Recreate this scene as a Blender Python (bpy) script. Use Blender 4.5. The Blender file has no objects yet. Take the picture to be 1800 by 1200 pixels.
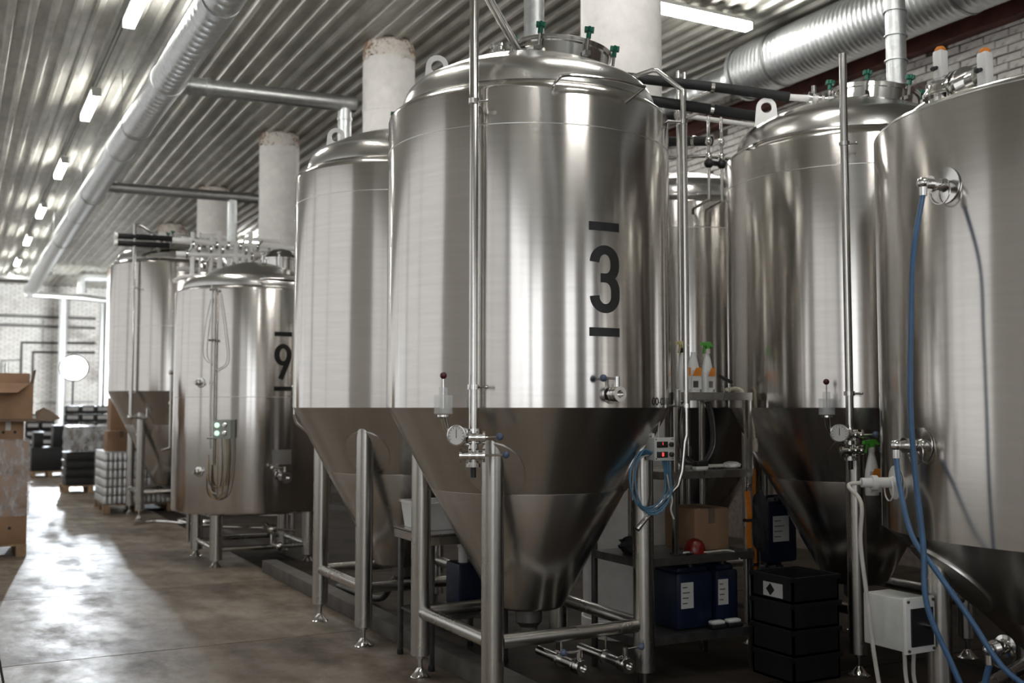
import bpy, bmesh, math, random
from mathutils import Vector, Matrix, Quaternion
random.seed(7)
PI = math.pi
SC = bpy.context.scene
COL = SC.collection

# ------------------------------------------------------------------ camera
cam_d = bpy.data.cameras.new('camera')
cam = bpy.data.objects.new('camera', cam_d)
COL.objects.link(cam)
cam_d.sensor_width = 36.0
cam_d.lens = 37.0
cam_d.clip_end = 200
cam.location = (0, 0, 1.55)
cam.rotation_euler = (PI / 2 + math.atan(116 / 1850.0), 0, -math.radians(27.9))
cam_d.dof.use_dof = True
cam_d.dof.focus_distance = 5.3
cam_d.dof.aperture_fstop = 2.2
SC.camera = cam

# ------------------------------------------------------------------ world, light, exposure
W = bpy.data.worlds.new('world')
SC.world = W
W.use_nodes = True
wb = W.node_tree.nodes['Background']
wb.inputs['Color'].default_value = (0.75, 0.8, 0.9, 1)
wb.inputs['Strength'].default_value = 0.12
SC.view_settings.view_transform = 'Standard'
SC.view_settings.look = 'None'
SC.view_settings.gamma = 1.0
SC.view_settings.exposure = 0.0
SC.view_settings.use_curve_mapping = False
WIN_LEFT = 0.41       # daylight luminance of the frosted windows in the left wall
WIN_BACK = 1.5       # and of the windows behind the camera
TUBE = 58.0            # fluorescent tubes
WALL_FILL_W = 2200.0  # added unseen second head that brightens the far wall
FLOOD_W = 2500.0      # floodlight at the far end of the aisle


# ------------------------------------------------------------------ node helpers / materials
def mat(name):
    m = bpy.data.materials.new(name)
    m.use_nodes = True
    nt = m.node_tree
    return m, nt, nt.nodes['Principled BSDF']


def N(nt, t, **kw):
    n = nt.nodes.new(t)
    for k, v in kw.items():
        setattr(n, k, v)
    return n


def setin(n, **kw):
    for k, v in kw.items():
        n.inputs[k.replace('_', ' ')].default_value = v


def ramp(nt, fac, stops):
    r = N(nt, 'ShaderNodeValToRGB')
    el = r.color_ramp.elements
    while len(el) < len(stops):
        el.new(0.5)
    for e, (p, c) in zip(el, stops):
        e.position = p
        e.color = (*c, 1) if len(c) == 3 else c
    nt.links.new(fac, r.inputs[0])
    return r.outputs[0]


def noise(nt, scale, detail=4, rough=0.55, vec_scale=None, coord='Object'):
    tc = N(nt, 'ShaderNodeTexCoord')
    n = N(nt, 'ShaderNodeTexNoise')
    n.inputs['Scale'].default_value = scale
    n.inputs['Detail'].default_value = detail
    n.inputs['Roughness'].default_value = rough
    if vec_scale:
        mp = N(nt, 'ShaderNodeMapping')
        mp.inputs['Scale'].default_value = vec_scale
        nt.links.new(tc.outputs[coord], mp.inputs['Vector'])
        nt.links.new(mp.outputs[0], n.inputs['Vector'])
    else:
        nt.links.new(tc.outputs[coord], n.inputs['Vector'])
    return n.outputs['Fac']


def bump(nt, b, h, strength=0.2, dist=0.01):
    bn = N(nt, 'ShaderNodeBump')
    bn.inputs['Strength'].default_value = strength
    bn.inputs['Distance'].default_value = dist
    nt.links.new(h, bn.inputs['Height'])
    nt.links.new(bn.outputs[0], b.inputs['Normal'])


def plain(name, col, rough=0.5, metal=0.0, var=0.12, scale=12.0, spec=None, bmp=0.0):
    m, nt, b = mat(name)
    f = noise(nt, scale)
    lo = tuple(max(0, c * (1 - var)) for c in col)
    hi = tuple(min(1, c * (1 + var)) for c in col)
    nt.links.new(ramp(nt, f, [(0.3, lo), (0.7, hi)]), b.inputs['Base Color'])
    b.inputs['Roughness'].default_value = rough
    b.inputs['Metallic'].default_value = metal
    if spec is not None:
        b.inputs['Specular IOR Level'].default_value = spec
    if bmp:
        bump(nt, b, noise(nt, scale * 4), bmp, 0.005)
    return m


def brushed(name, col, rough, aniso, var=0.06):
    m, nt, b = mat(name)
    f = noise(nt, 3.0, 5, 0.6, (1, 1, 14))
    lo = tuple(c * (1 - var) for c in col)
    nt.links.new(ramp(nt, f, [(0.35, lo), (0.65, col)]), b.inputs['Base Color'])
    b.inputs['Metallic'].default_value = 1.0
    g = noise(nt, 1.2, 4, 0.6, (2.2, 2.2, 0.5))
    mr = N(nt, 'ShaderNodeMapRange')
    setin(mr, To_Min=rough * 0.86, To_Max=rough * 1.16)
    nt.links.new(g, mr.inputs['Value'])
    nt.links.new(mr.outputs[0], b.inputs['Roughness'])
    b.inputs['Anisotropic'].default_value = aniso
    b.inputs['Anisotropic Rotation'].default_value = 0.25
    t = N(nt, 'ShaderNodeTangent', direction_type='RADIAL', axis='Z')
    nt.links.new(t.outputs[0], b.inputs['Tangent'])
    return m


def emit(name, col, strength):
    m, nt, b = mat(name)
    b.inputs['Base Color'].default_value = (*col, 1)
    b.inputs['Emission Color'].default_value = (*col, 1)
    b.inputs['Emission Strength'].default_value = strength
    b.inputs['Roughness'].default_value = 0.5
    return m


def mk_galv(name, col, rough, scale=26, ribs=0.0):
    m, nt, b = mat(name)
    tc = N(nt, 'ShaderNodeTexCoord')
    v = N(nt, 'ShaderNodeTexVoronoi')
    v.inputs['Scale'].default_value = scale
    nt.links.new(tc.outputs['Object'], v.inputs['Vector'])
    lo = tuple(c * 0.88 for c in col)
    nt.links.new(ramp(nt, v.outputs['Color'], [(0.2, lo), (0.8, col)]), b.inputs['Base Color'])
    b.inputs['Metallic'].default_value = 0.9
    b.inputs['Roughness'].default_value = rough
    return m


def mk_ceiling():
    m, nt, b = mat('corrugated_zinc')
    f = noise(nt, 0.9, 6, 0.6, (1, 0.25, 1), 'Object')
    g = noise(nt, 7.0, 4, 0.6, (1, 0.3, 1), 'Object')
    mx = N(nt, 'ShaderNodeMath', operation='MULTIPLY')
    nt.links.new(f, mx.inputs[0]); nt.links.new(g, mx.inputs[1])
    nt.links.new(ramp(nt, mx.outputs[0], [(0.12, (0.3, 0.292, 0.25)), (0.38, (0.56, 0.555, 0.51))]), b.inputs['Base Color'])
    b.inputs['Metallic'].default_value = 0.45
    b.inputs['Roughness'].default_value = 0.5
    return m


def mk_floor():
    m, nt, b = mat('worn_concrete')
    f = noise(nt, 0.7, 8, 0.62, None, 'Object')
    g = noise(nt, 3.1, 8, 0.65, (1, 0.55, 1), 'Object')
    mx = N(nt, 'ShaderNodeMix', data_type='FLOAT')
    mx.inputs[0].default_value = 0.5
    nt.links.new(f, mx.inputs[2]); nt.links.new(g, mx.inputs[3])
    nt.links.new(ramp(nt, mx.outputs[0], [(0.34, (0.05, 0.036, 0.025)), (0.45, (0.14, 0.108, 0.08)),
                                          (0.55, (0.25, 0.205, 0.16)), (0.66, (0.36, 0.31, 0.255))]), b.inputs['Base Color'])
    nt.links.new(ramp(nt, g, [(0.32, (0.62,) * 3), (0.5, (0.46,) * 3), (0.66, (0.36,) * 3)]), b.inputs['Roughness'])
    b.inputs['Specular IOR Level'].default_value = 0.4
    b1 = N(nt, 'ShaderNodeBump'); b1.inputs['Strength'].default_value = 0.5; b1.inputs['Distance'].default_value = 0.012
    nt.links.new(noise(nt, 2.4, 6, 0.6, (1, 0.6, 1)), b1.inputs['Height'])
    b2 = N(nt, 'ShaderNodeBump'); b2.inputs['Strength'].default_value = 0.35; b2.inputs['Distance'].default_value = 0.008
    nt.links.new(noise(nt, 14, 8, 0.7), b2.inputs['Height'])
    nt.links.new(b1.outputs[0], b2.inputs['Normal']); nt.links.new(b2.outputs[0], b.inputs['Normal'])
    return m


def mk_painted(name, base, under, amount, scale=2.2, rough=0.75):
    """old white paint with patches where the darker ground shows"""
    m, nt, b = mat(name)
    f = noise(nt, scale, 10, 0.68)
    g = noise(nt, scale * 6, 6, 0.6)
    mx = N(nt, 'ShaderNodeMix', data_type='FLOAT')
    mx.inputs[0].default_value = 0.4
    nt.links.new(f, mx.inputs[2]); nt.links.new(g, mx.inputs[3])
    lo = tuple(c * 0.8 for c in base)
    nt.links.new(ramp(nt, mx.outputs[0], [(amount - 0.03, under), (amount + 0.02, lo), (0.62, base)]), b.inputs['Base Color'])
    b.inputs['Roughness'].default_value = rough
    bump(nt, b, g, 0.35, 0.006)
    return m


def mk_brickwall(name):
    m, nt, b = mat(name)
    tc = N(nt, 'ShaderNodeTexCoord')
    mp = N(nt, 'ShaderNodeMapping')
    mp.inputs['Rotation'].default_value = (PI / 2, 0, 0)
    nt.links.new(tc.outputs['Object'], mp.inputs['Vector'])
    br = N(nt, 'ShaderNodeTexBrick')
    setin(br, Scale=1.0, Mortar_Size=0.008, Brick_Width=0.26, Row_Height=0.078, Bias=0.0)
    br.inputs['Color1'].default_value = (0.82, 0.81, 0.79, 1)
    br.inputs['Color2'].default_value = (0.7, 0.69, 0.67, 1)
    br.inputs['Mortar'].default_value = (0.25, 0.24, 0.22, 1)
    nt.links.new(mp.outputs[0], br.inputs['Vector'])
    f = noise(nt, 1.1, 9, 0.65)
    mx = N(nt, 'ShaderNodeMix', data_type='RGBA', blend_type='MULTIPLY')
    mx.inputs[0].default_value = 0.8
    nt.links.new(br.outputs['Color'], mx.inputs[6])
    nt.links.new(ramp(nt, f, [(0.36, (0.5, 0.47, 0.44)), (0.45, (0.9, 0.89, 0.87)), (0.7, (1, 1, 1))]), mx.inputs[7])
    nt.links.new(mx.outputs[2], b.inputs['Base Color'])
    b.inputs['Roughness'].default_value = 0.8
    bump(nt, b, br.outputs['Fac'], -0.5, 0.012)
    return m


def mk_film(name, tint=(0.9, 0.92, 0.95), dens=0.45):
    m, nt, b = mat(name)
    b.inputs['Base Color'].default_value = (*tint, 1)
    b.inputs['Roughness'].default_value = 0.12
    f = noise(nt, 9, 6, 0.7, (1, 1, 0.5))
    al = ramp(nt, f, [(0.4, (dens * 0.25,) * 3), (0.62, (dens,) * 3), (0.75, (min(1, dens * 1.7),) * 3)])
    nt.links.new(al, b.inputs['Alpha'])
    bump(nt, b, noise(nt, 14, 6, 0.7), 0.9, 0.03)
    return m


M = {}
M['steel'] = brushed('brushed_stainless', (0.68, 0.655, 0.625), 0.17, 0.75)
M['cone'] = brushed('brushed_stainless_cone', (0.62, 0.60, 0.575), 0.25, 0.5)
M['dome'] = brushed('satin_stainless', (0.68, 0.67, 0.65), 0.24, 0.3)
M['leg'] = brushed('stainless_tube', (0.60, 0.585, 0.555), 0.27, 0.6)
M['band'] = brushed('stainless_weld_band', (0.72, 0.71, 0.69), 0.3, 0.4)
M['chrome'] = plain('polished_stainless', (0.72, 0.71, 0.69), 0.14, 1.0, 0.05)
M['pipe'] = plain('stainless_pipe', (0.66, 0.645, 0.62), 0.2, 1.0, 0.06)
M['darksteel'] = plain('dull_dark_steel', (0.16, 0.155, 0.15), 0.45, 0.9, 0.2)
M['galv'] = mk_galv('galvanised_duct', (0.68, 0.70, 0.70), 0.42)
M['galvdark'] = mk_galv('galvanised_conduit', (0.42, 0.43, 0.42), 0.38)
M['ceil'] = mk_ceiling()
M['floor'] = mk_floor()
M['floordark'] = plain('dark_concrete', (0.036, 0.028, 0.021), 0.7, 0, 0.5, 3, 0.12, 0.3)  # much darker concrete for the slabs from the tank row rightwards
M['subfloor'] = plain('joint_dirt', (0.03, 0.027, 0.023), 0.9)
M['column'] = mk_painted('whitewashed_concrete', (0.84, 0.815, 0.785), (0.36, 0.29, 0.24), 0.335, 1.6)
M['columntop'] = mk_painted('rust_stained_whitewash', (0.75, 0.70, 0.64), (0.26, 0.15, 0.09), 0.47, 5.0)
M['brick'] = mk_painted('white_painted_brick', (0.78, 0.755, 0.715), (0.25, 0.14, 0.095), 0.40, 3.2)
M['mortar'] = plain('dark_mortar', (0.13, 0.10, 0.085), 0.9, 0, 0.4, 20)
M['wall'] = mk_brickwall('white_brick_wall')
M['plaster'] = mk_painted('white_plaster', (0.7, 0.69, 0.67), (0.4, 0.38, 0.35), 0.3)
M['beam'] = plain('oxide_red_steel', (0.125, 0.042, 0.03), 0.6, 0.1, 0.35, 6)
M['black'] = plain('black_plastic', (0.012, 0.012, 0.013), 0.45)
M['decal'] = plain('black_vinyl', (0.008, 0.008, 0.009), 0.35)
M['insul'] = plain('black_foam_insulation', (0.016, 0.016, 0.017), 0.75, 0, 0.3, 20, None, 0.3)
M['white'] = plain('white_plastic', (0.72, 0.72, 0.70), 0.4, 0, 0.05)
M['whitepipe'] = plain('white_painted_pipe', (0.84, 0.83, 0.81), 0.35, 0, 0.06)
M['greybox'] = plain('pale_grey_plastic', (0.55, 0.56, 0.53), 0.45, 0, 0.06)
M['greengrey'] = plain('grey_green_plastic', (0.34, 0.37, 0.34), 0.45, 0, 0.06)
M['green'] = plain('green_plastic', (0.0, 0.105, 0.062), 0.4)
M['lime'] = plain('lime_plastic', (0.07, 0.33, 0.035), 0.4)
M['yellow'] = plain('cream_plastic', (0.62, 0.55, 0.3), 0.45)
M['bluehose'] = plain('blue_rubber_hose', (0.05, 0.12, 0.235), 0.4, 0, 0.15)
M['bluecable'] = plain('blue_cable_sheath', (0.07, 0.17, 0.27), 0.4, 0, 0.15)
M['blueknob'] = plain('blue_grey_knob', (0.09, 0.12, 0.2), 0.35)
M['redknob'] = plain('dark_red_knob', (0.08, 0.012, 0.012), 0.3)
M['blueplastic'] = plain('navy_plastic_canister', (0.005, 0.012, 0.036), 0.4)
M['orange'] = plain('orange_webbing', (0.62, 0.2, 0.02), 0.7, 0, 0.15, 60)
M['orangeprint'] = plain('orange_print', (0.75, 0.25, 0.03), 0.5)
M['redhelmet'] = plain('red_plastic', (0.15, 0.008, 0.006), 0.25)
M['card'] = plain('brown_cardboard', (0.30, 0.18, 0.105), 0.8, 0, 0.14, 5)
M['carddark'] = plain('dark_cardboard', (0.17, 0.12, 0.085), 0.85, 0, 0.18, 5)
M['wood'] = plain('pallet_wood', (0.33, 0.22, 0.13), 0.8, 0, 0.25, 9)
M['film'] = mk_film('stretch_film')
M['filmgrey'] = mk_film('thick_stretch_film', (0.75, 0.78, 0.8), 0.75)
M['filmcan'] = mk_film('thin_stretch_film', (0.9, 0.92, 0.94), 0.2)
M['can'] = plain('silver_can', (0.72, 0.72, 0.71), 0.3, 0.85, 0.06)
M['cloth'] = plain('black_cloth', (0.012, 0.012, 0.014), 0.9)
M['rope'] = plain('cotton_rope', (0.5, 0.45, 0.36), 0.9, 0, 0.3, 80)
M['dial'] = plain('white_dial', (0.75, 0.75, 0.73), 0.4, 0, 0.03)
M['paper'] = plain('white_label', (0.62, 0.62, 0.6), 0.6, 0, 0.05)
M['greyhose'] = plain('pale_grey_hose', (0.5, 0.48, 0.44), 0.5)
M['brass'] = plain('brass', (0.5, 0.36, 0.16), 0.3, 1.0)
M['concrete'] = plain('kerb_concrete', (0.1, 0.092, 0.08), 0.8, 0, 0.3, 5, None, 0.3)
M['tube'] = emit('fluorescent_tube', (1.0, 0.985, 0.95), TUBE)
M['flood'] = emit('floodlight_lens', (0.95, 0.98, 1.0), 14.0)
M['winleft'] = emit('frosted_daylight_glass', (0.97, 0.98, 1.0), WIN_LEFT)
M['winback'] = emit('frosted_daylight_glass_back', (0.95, 0.97, 1.0), WIN_BACK)
M['redled'] = emit('red_led', (1.0, 0.07, 0.05), 2.2)
M['greenled'] = emit('pale_green_lamp', (0.7, 1.0, 0.8), 0.9)
gm, gnt, gb = mat('clear_plastic')
gb.inputs['Base Color'].default_value = (0.9, 0.93, 0.93, 1)
gb.inputs['Roughness'].default_value = 0.06
gb.inputs['Alpha'].default_value = 0.16
M['clear'] = gm
gm2, gnt2, gb2 = mat('milky_plastic')
gb2.inputs['Base Color'].default_value = (0.72, 0.73, 0.72, 1)
gb2.inputs['Roughness'].default_value = 0.4
M['milky'] = gm2


# ------------------------------------------------------------------ mesh builder
class MB:
    def __init__(s):
        s.v = []; s.f = []

    def add(s, vs, fs):
        o = len(s.v)
        s.v += [tuple(v) for v in vs]
        s.f += [tuple(i + o for i in f) for f in fs]
        return s

    def box(s, x0, x1, y0, y1, z0, z1, ch=0.0):
        if ch <= 0:
            vs = [(x, y, z) for z in (z0, z1) for y in (y0, y1) for x in (x0, x1)]
            fs = [(0, 2, 3, 1), (4, 5, 7, 6), (0, 1, 5, 4), (2, 6, 7, 3), (0, 4, 6, 2), (1, 3, 7, 5)]
            return s.add(vs, fs)
        bm = bmesh.new()
        bmesh.ops.create_cube(bm, size=1)
        for v in bm.verts:
            v.co = Vector(((x0 + x1) / 2 + v.co.x * (x1 - x0), (y0 + y1) / 2 + v.co.y * (y1 - y0), (z0 + z1) / 2 + v.co.z * (z1 - z0)))
        bmesh.ops.bevel(bm, geom=bm.edges[:], offset=ch, segments=2, affect='EDGES', profile=0.5)
        return s.bm(bm)

    def bm(s, bm, mtx=None):
        bm.verts.ensure_lookup_table()
        for i, v in enumerate(bm.verts):
            v.index = i
        vs = [(mtx @ v.co if mtx else v.co)[:] for v in bm.verts]
        fs = [tuple(v.index for v in f.verts) for f in bm.faces]
        bm.free()
        return s.add(vs, fs)

    def lathe(s, prof, n=32, at=(0, 0, 0), axis=(0, 0, 1), cap0=True, cap1=True):
        """profile of (radius, height) spun about an axis through AT"""
        q = Vector((0, 0, 1)).rotation_difference(Vector(axis).normalized())
        a = Vector(at)
        vs = []; fs = []
        for r, z in prof:
            for i in range(n):
                t = 2 * PI * i / n
                vs.append(a + q @ Vector((r * math.cos(t), r * math.sin(t), z)))
        for k in range(len(prof) - 1):
            for i in range(n):
                j = (i + 1) % n
                fs.append((k * n + i, k * n + j, (k + 1) * n + j, (k + 1) * n + i))
        if cap0 and prof[0][0] > 1e-6:
            fs.append(tuple(reversed(range(n))))
        if cap1 and prof[-1][0] > 1e-6:
            fs.append(tuple(range((len(prof) - 1) * n, len(prof) * n)))
        return s.add(vs, fs)

    def cyl(s, p, q, r, n=16, r2=None):
        d = Vector(q) - Vector(p)
        return s.lathe([(r, 0), (r if r2 is None else r2, d.length)], n, p, d)

    def ring(s, p, q, ro, ri, n=24):
        d = Vector(q) - Vector(p)
        return s.lathe([(ri, 0), (ro, 0), (ro, d.length), (ri, d.length), (ri, 0)], n, p, d, False, False)

    def sphere(s, c, r, n=14, sz=1.0):
        pr = [(max(1e-7, r * math.sin(PI * k / 8)), -r * sz * math.cos(PI * k / 8)) for k in range(9)]
        return s.lathe(pr, n, c, (0, 0, 1), False, False)

    def tube(s, path, r, n=10, caps=True):
        P = [Vector(p) for p in path]
        T = []
        for i in range(len(P)):
            a = P[i] - P[i - 1] if i else P[1] - P[0]
            b = P[i + 1] - P[i] if i < len(P) - 1 else a
            T.append((a.normalized() + b.normalized()).normalized())
        up = Vector((0, 0, 1)) if abs(T[0].z) < 0.9 else Vector((1, 0, 0))
        u = T[0].cross(up).normalized()
        vs = []; fs = []
        for i, p in enumerate(P):
            if i:
                u = (T[i - 1].rotation_difference(T[i]) @ u)
                u = (u - T[i] * u.dot(T[i])).normalized()
            w = T[i].cross(u)
            rr = r[i] if isinstance(r, (list, tuple)) else r
            for k in range(n):
                t = 2 * PI * k / n
                vs.append(p + (u * math.cos(t) + w * math.sin(t)) * rr)
        for i in range(len(P) - 1):
            for k in range(n):
                j = (k + 1) % n
                fs.append((i * n + k, i * n + j, (i + 1) * n + j, (i + 1) * n + k))
        if caps:
            fs.append(tuple(reversed(range(n))))
            fs.append(tuple(range((len(P) - 1) * n, len(P) * n)))
        return s.add(vs, fs)

    def prism(s, pts, z0, z1, mtx=None):
        n = len(pts)
        vs = [Vector((x, y, z0)) for x, y in pts] + [Vector((x, y, z1)) for x, y in pts]
        if mtx:
            vs = [mtx @ v for v in vs]
        fs = [tuple(reversed(range(n))), tuple(range(n, 2 * n))]
        for i in range(n):
            j = (i + 1) % n
            fs.append((i, j, n + j, n + i))
        return s.add(vs, fs)

    def mesh(s, name, m=None, smooth=True, angle=38):
        me = bpy.data.meshes.new(name)
        me.from_pydata(s.v, [], s.f)
        bm = bmesh.new(); bm.from_mesh(me)
        bmesh.ops.recalc_face_normals(bm, faces=bm.faces[:])
        bm.to_mesh(me); bm.free()
        if smooth:
            me.polygons.foreach_set('use_smooth', [True] * len(me.polygons))
            me.set_sharp_from_angle(angle=math.radians(angle))
        if m is not None:
            me.materials.append(M[m] if isinstance(m, str) else m)
        me.update()
        return me

    def build(s, name, m, parent=None, loc=(0, 0, 0), label=None, world=False, smooth=True, angle=38):
        if world and parent is not None:
            b = Vector(parent.matrix_basis.translation)
            p = parent.parent
            while p is not None:
                b += Vector(p.matrix_basis.translation); p = p.parent
            s.v = [tuple(Vector(v) - b) for v in s.v]
        o = bpy.data.objects.new(name, s.mesh(name, m, smooth, angle))
        COL.objects.link(o)
        o.location = loc
        if parent is not None:
            o.parent = parent
        if label:
            o['label'] = label
        return o


def smoothpath(pts, k=6):
    P = [Vector(p) for p in pts]
    P = [P[0] * 2 - P[1]] + P + [P[-1] * 2 - P[-2]]
    out = []
    for i in range(1, len(P) - 2):
        a, b, c, d = P[i - 1:i + 3]
        for j in range(k):
            t = j / k
            out.append(0.5 * ((2 * b) + (c - a) * t + (2 * a - 5 * b + 4 * c - d) * t * t + (3 * b - a - 3 * c + d) * t ** 3))
    out.append(P[-2])
    return out


def tag(o, label, cat, group=None, kind=None):
    o['label'] = label
    o['category'] = cat
    if group: o['group'] = group
    if kind: o['kind'] = kind
    return o


def thing(name, loc, label, cat, group=None):
    o = bpy.data.objects.new(name, None)
    o.empty_display_size = 0.1
    COL.objects.link(o)
    o.location = loc
    return tag(o, label, cat, group)


def struct(name, mb, m, label=None, cat=None, parent=None, loc=(0, 0, 0), **kw):
    o = mb.build(name, m, parent, loc, **kw)
    if parent is None:
        o['kind'] = 'structure'
        o['label'] = label or name.replace('_', ' ')
        o['category'] = cat or name.split('_')[0]
    return o


def inst(src, name, parent, loc, rot=None, scale=None):
    o = src.copy()
    o.name = name
    COL.objects.link(o)
    o.parent = parent
    o.location = loc
    if rot: o.rotation_euler = rot
    if scale: o.scale = scale
    return o


def copy_tree(o, parent=None):
    c = o.copy(); COL.objects.link(c)
    if parent is not None: c.parent = parent
    for ch in list(o.children):
        copy_tree(ch, c)
    return c


def text_geo(body, size, thick=0.0):
    cu = bpy.data.curves.new('lettering', 'FONT')
    cu.body = body; cu.size = size; cu.extrude = thick
    cu.align_x = 'CENTER'; cu.align_y = 'CENTER'
    ob = bpy.data.objects.new('lettering', cu)
    COL.objects.link(ob)
    bpy.context.view_layer.update()
    dg = bpy.context.evaluated_depsgraph_get()
    me = ob.evaluated_get(dg).to_mesh()
    vs = [v.co.copy() for v in me.vertices]
    fs = [tuple(p.vertices) for p in me.polygons]
    ob.evaluated_get(dg).to_mesh_clear()
    bpy.data.objects.remove(ob)
    bpy.data.curves.remove(cu)
    return vs, fs


# ================================================================== SETTING
CEIL = 5.6
X0, X1, Y0, Y1 = -2.4, 8.3, -5.0, 38.4

fl = struct('floor', MB().box(X0 - 0.2, X1 + 0.2, Y0 - 0.2, Y1 + 0.2, -0.2, -0.012), 'subfloor', 'worn grey concrete floor in large slabs', 'floor')
slab_meshes = []
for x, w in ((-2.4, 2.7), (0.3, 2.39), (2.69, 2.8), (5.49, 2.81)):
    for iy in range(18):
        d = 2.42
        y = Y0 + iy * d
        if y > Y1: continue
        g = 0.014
        MB().box(0, w - g, 0, min(d, Y1 - y) - g, -0.02, 0.0, 0.0).build('concrete_slab', 'floordark' if x > 2.6 else 'floor', fl, (x, y, 0))

walls = {}
walls['end'] = struct('wall_end', MB().box(X0 - 0.2, X1 + 0.2, Y1, Y1 + 0.25, 0, CEIL + 0.2), 'wall', 'white painted brick wall at the far end of the hall', 'wall')
wr = struct('wall_right', MB().box(X1, X1 + 0.25, Y0 - 0.2, Y1 + 0.2, 0, CEIL + 0.2), 'mortar', 'flaking white painted brick wall behind the tanks', 'wall')
# bricks of the stretch of wall that shows above the tanks
brick_mb = []
for k in range(4):
    bm = bmesh.new()
    bmesh.ops.create_cube(bm, size=1)
    for v in bm.verts:
        v.co = Vector((v.co.x * 0.03, v.co.y * 0.246, v.co.z * 0.066)) + Vector((0, random.uniform(-.007, .007), random.uniform(-.005, .005)))
    bmesh.ops.bevel(bm, geom=[e for e in bm.edges if all(v.co.x < 0 for v in e.verts)], offset=0.006, segments=1, affect='EDGES')
    brick_mb.append(MB().bm(bm))
brick_src = [b.mesh('brick', 'brick', True, 30) for b in brick_mb]
spots = []
row = 0
z = 3.05
while z < CEIL - 0.02:
    y = 3.9 + (0.13 if row % 2 else 0)
    while y < 13.5:
        spots.append((y, z, row)); y += 0.26
    z += 0.078; row += 1


def seen_key(s):
    y, z, _ = s
    d = math.hypot(8.3, y)
    vis = (y > 5.6 and z > 4.0)
    return (0 if vis else 1, d)


spots.sort(key=seen_key)
rest = MB()
for i, (y, z, _) in enumerate(spots):
    k = random.randrange(4)
    px = X1 - 0.006 + random.uniform(-0.012, 0.008)
    if random.random() < 0.03: continue
    if i < 300:
        b = bpy.data.objects.new('brick', brick_src[k])
        COL.objects.link(b); b.parent = wr
        b.location = (px, y, z)
    else:
        rest.add([(v[0] + px, v[1] + y, v[2] + z) for v in brick_mb[k].v], brick_mb[k].f)
ro = rest.build('brickwork', 'brick', wr, angle=30)
ro['kind'] = 'stuff'
struct('wall_back', MB().box(X0 - 0.2, X1 + 0.2, Y0 - 0.25, Y0, 0, CEIL + 0.2), 'plaster', 'white plastered wall behind the viewer', 'wall')
struct('wall_left', MB().box(X0 - 0.25, X0, Y0 - 0.2, Y1 + 0.2, 0, CEIL + 0.2), 'plaster', 'white plastered wall with frosted windows', 'wall')

wn = 0


def window(axis, a0, a1, z0, z1, m):
    """frosted factory window: frame, mullions, lit pane"""
    global wn
    wn += 1
    t = bpy.data.objects.new('window_%d' % wn, None)
    COL.objects.link(t)
    t['kind'] = 'structure'; t['label'] = 'frosted factory window lit by daylight, number %d along the wall' % wn; t['category'] = 'window'
    if axis == 'x':      # in the left wall
        f = MB()
        for (p, q, r, s) in ((a0, a1, z0, z0 + .07), (a0, a1, z1 - .07, z1), (a0, a0 + .07, z0, z1), (a1 - .07, a1, z0, z1), ((a0 + a1) / 2 - .025, (a0 + a1) / 2 + .025, z0, z1)):
            f.box(X0 + 0.005, X0 + 0.07, p, q, r, s)
        f.build('window_frame', 'white', t)
        MB().box(X0 + 0.012, X0 + 0.03, a0 + .05, a1 - .05, z0 + .05, z1 - .05).build('pane', m, t)
    else:
        f = MB()
        for (p, q, r, s) in ((a0, a1, z0, z0 + .07), (a0, a1, z1 - .07, z1), (a0, a0 + .07, z0, z1), (a1 - .07, a1, z0, z1), ((a0 + a1) / 2 - .025, (a0 + a1) / 2 + .025, z0, z1)):
            f.box(p, q, Y0 + 0.005, Y0 + 0.07, r, s)
        f.build('window_frame', 'white', t)
        MB().box(a0 + .05, a1 - .05, Y0 + 0.012, Y0 + 0.03, z0 + .05, z1 - .05).build('pane', m, t)


window('x', -4.6, -0.5, 1.0, 5.45, 'winback')
window('x', 0.0, 3.2, 1.0, 5.45, 'winleft')
for k in range(6):
    window('x', 5.6 + 5.2 * k, 10.7 + 5.2 * k, 1.0, 5.45, 'winleft')
window('y', -2.2, -0.5, 1.0, 4.9, 'winback')
window('y', 2.6, 4.1, 1.1, 4.9, 'winback')
window('y', 5.5, 6.8, 1.1, 4.9, 'winback')

# corrugated ceiling, laid in sheets
pitch, depth = 0.2, 0.04
prof = []
nper = 5
for k in range(nper):
    x = k * pitch
    prof += [(x, 0), (x + 0.05, 0), (x + 0.07, depth), (x + 0.18, depth)]
prof.append((nper * pitch + 0.02, 0))
SL = 6.2


def sheet_mesh(L):
    mb = MB()
    n = len(prof)
    vs = [(x, y, z) for y in (0, L) for x, z in prof]
    mb.add(vs, [(i, i + 1, n + i + 1, n + i) for i in range(n - 1)])
    return mb.mesh('corrugated_sheet', 'ceil', True, 20)


ce = struct('ceiling', MB().box(X0 - 0.2, X1 + 0.2, Y0 - 0.2, Y1 + 0.2, CEIL + 0.05, CEIL + 0.2), 'darksteel', 'corrugated zinc sheet ceiling', 'ceiling')
sm = sheet_mesh(SL + 0.08)
for ix in range(11):
    for iy in range(7):
        o = bpy.data.objects.new('corrugated_sheet', sm)
        COL.objects.link(o); o.parent = ce
        o.location = (X0 + ix * nper * pitch - 0.02, Y0 + iy * SL, CEIL - 0.002 * ((ix + iy) % 2) + random.uniform(-.003, .003))

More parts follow.
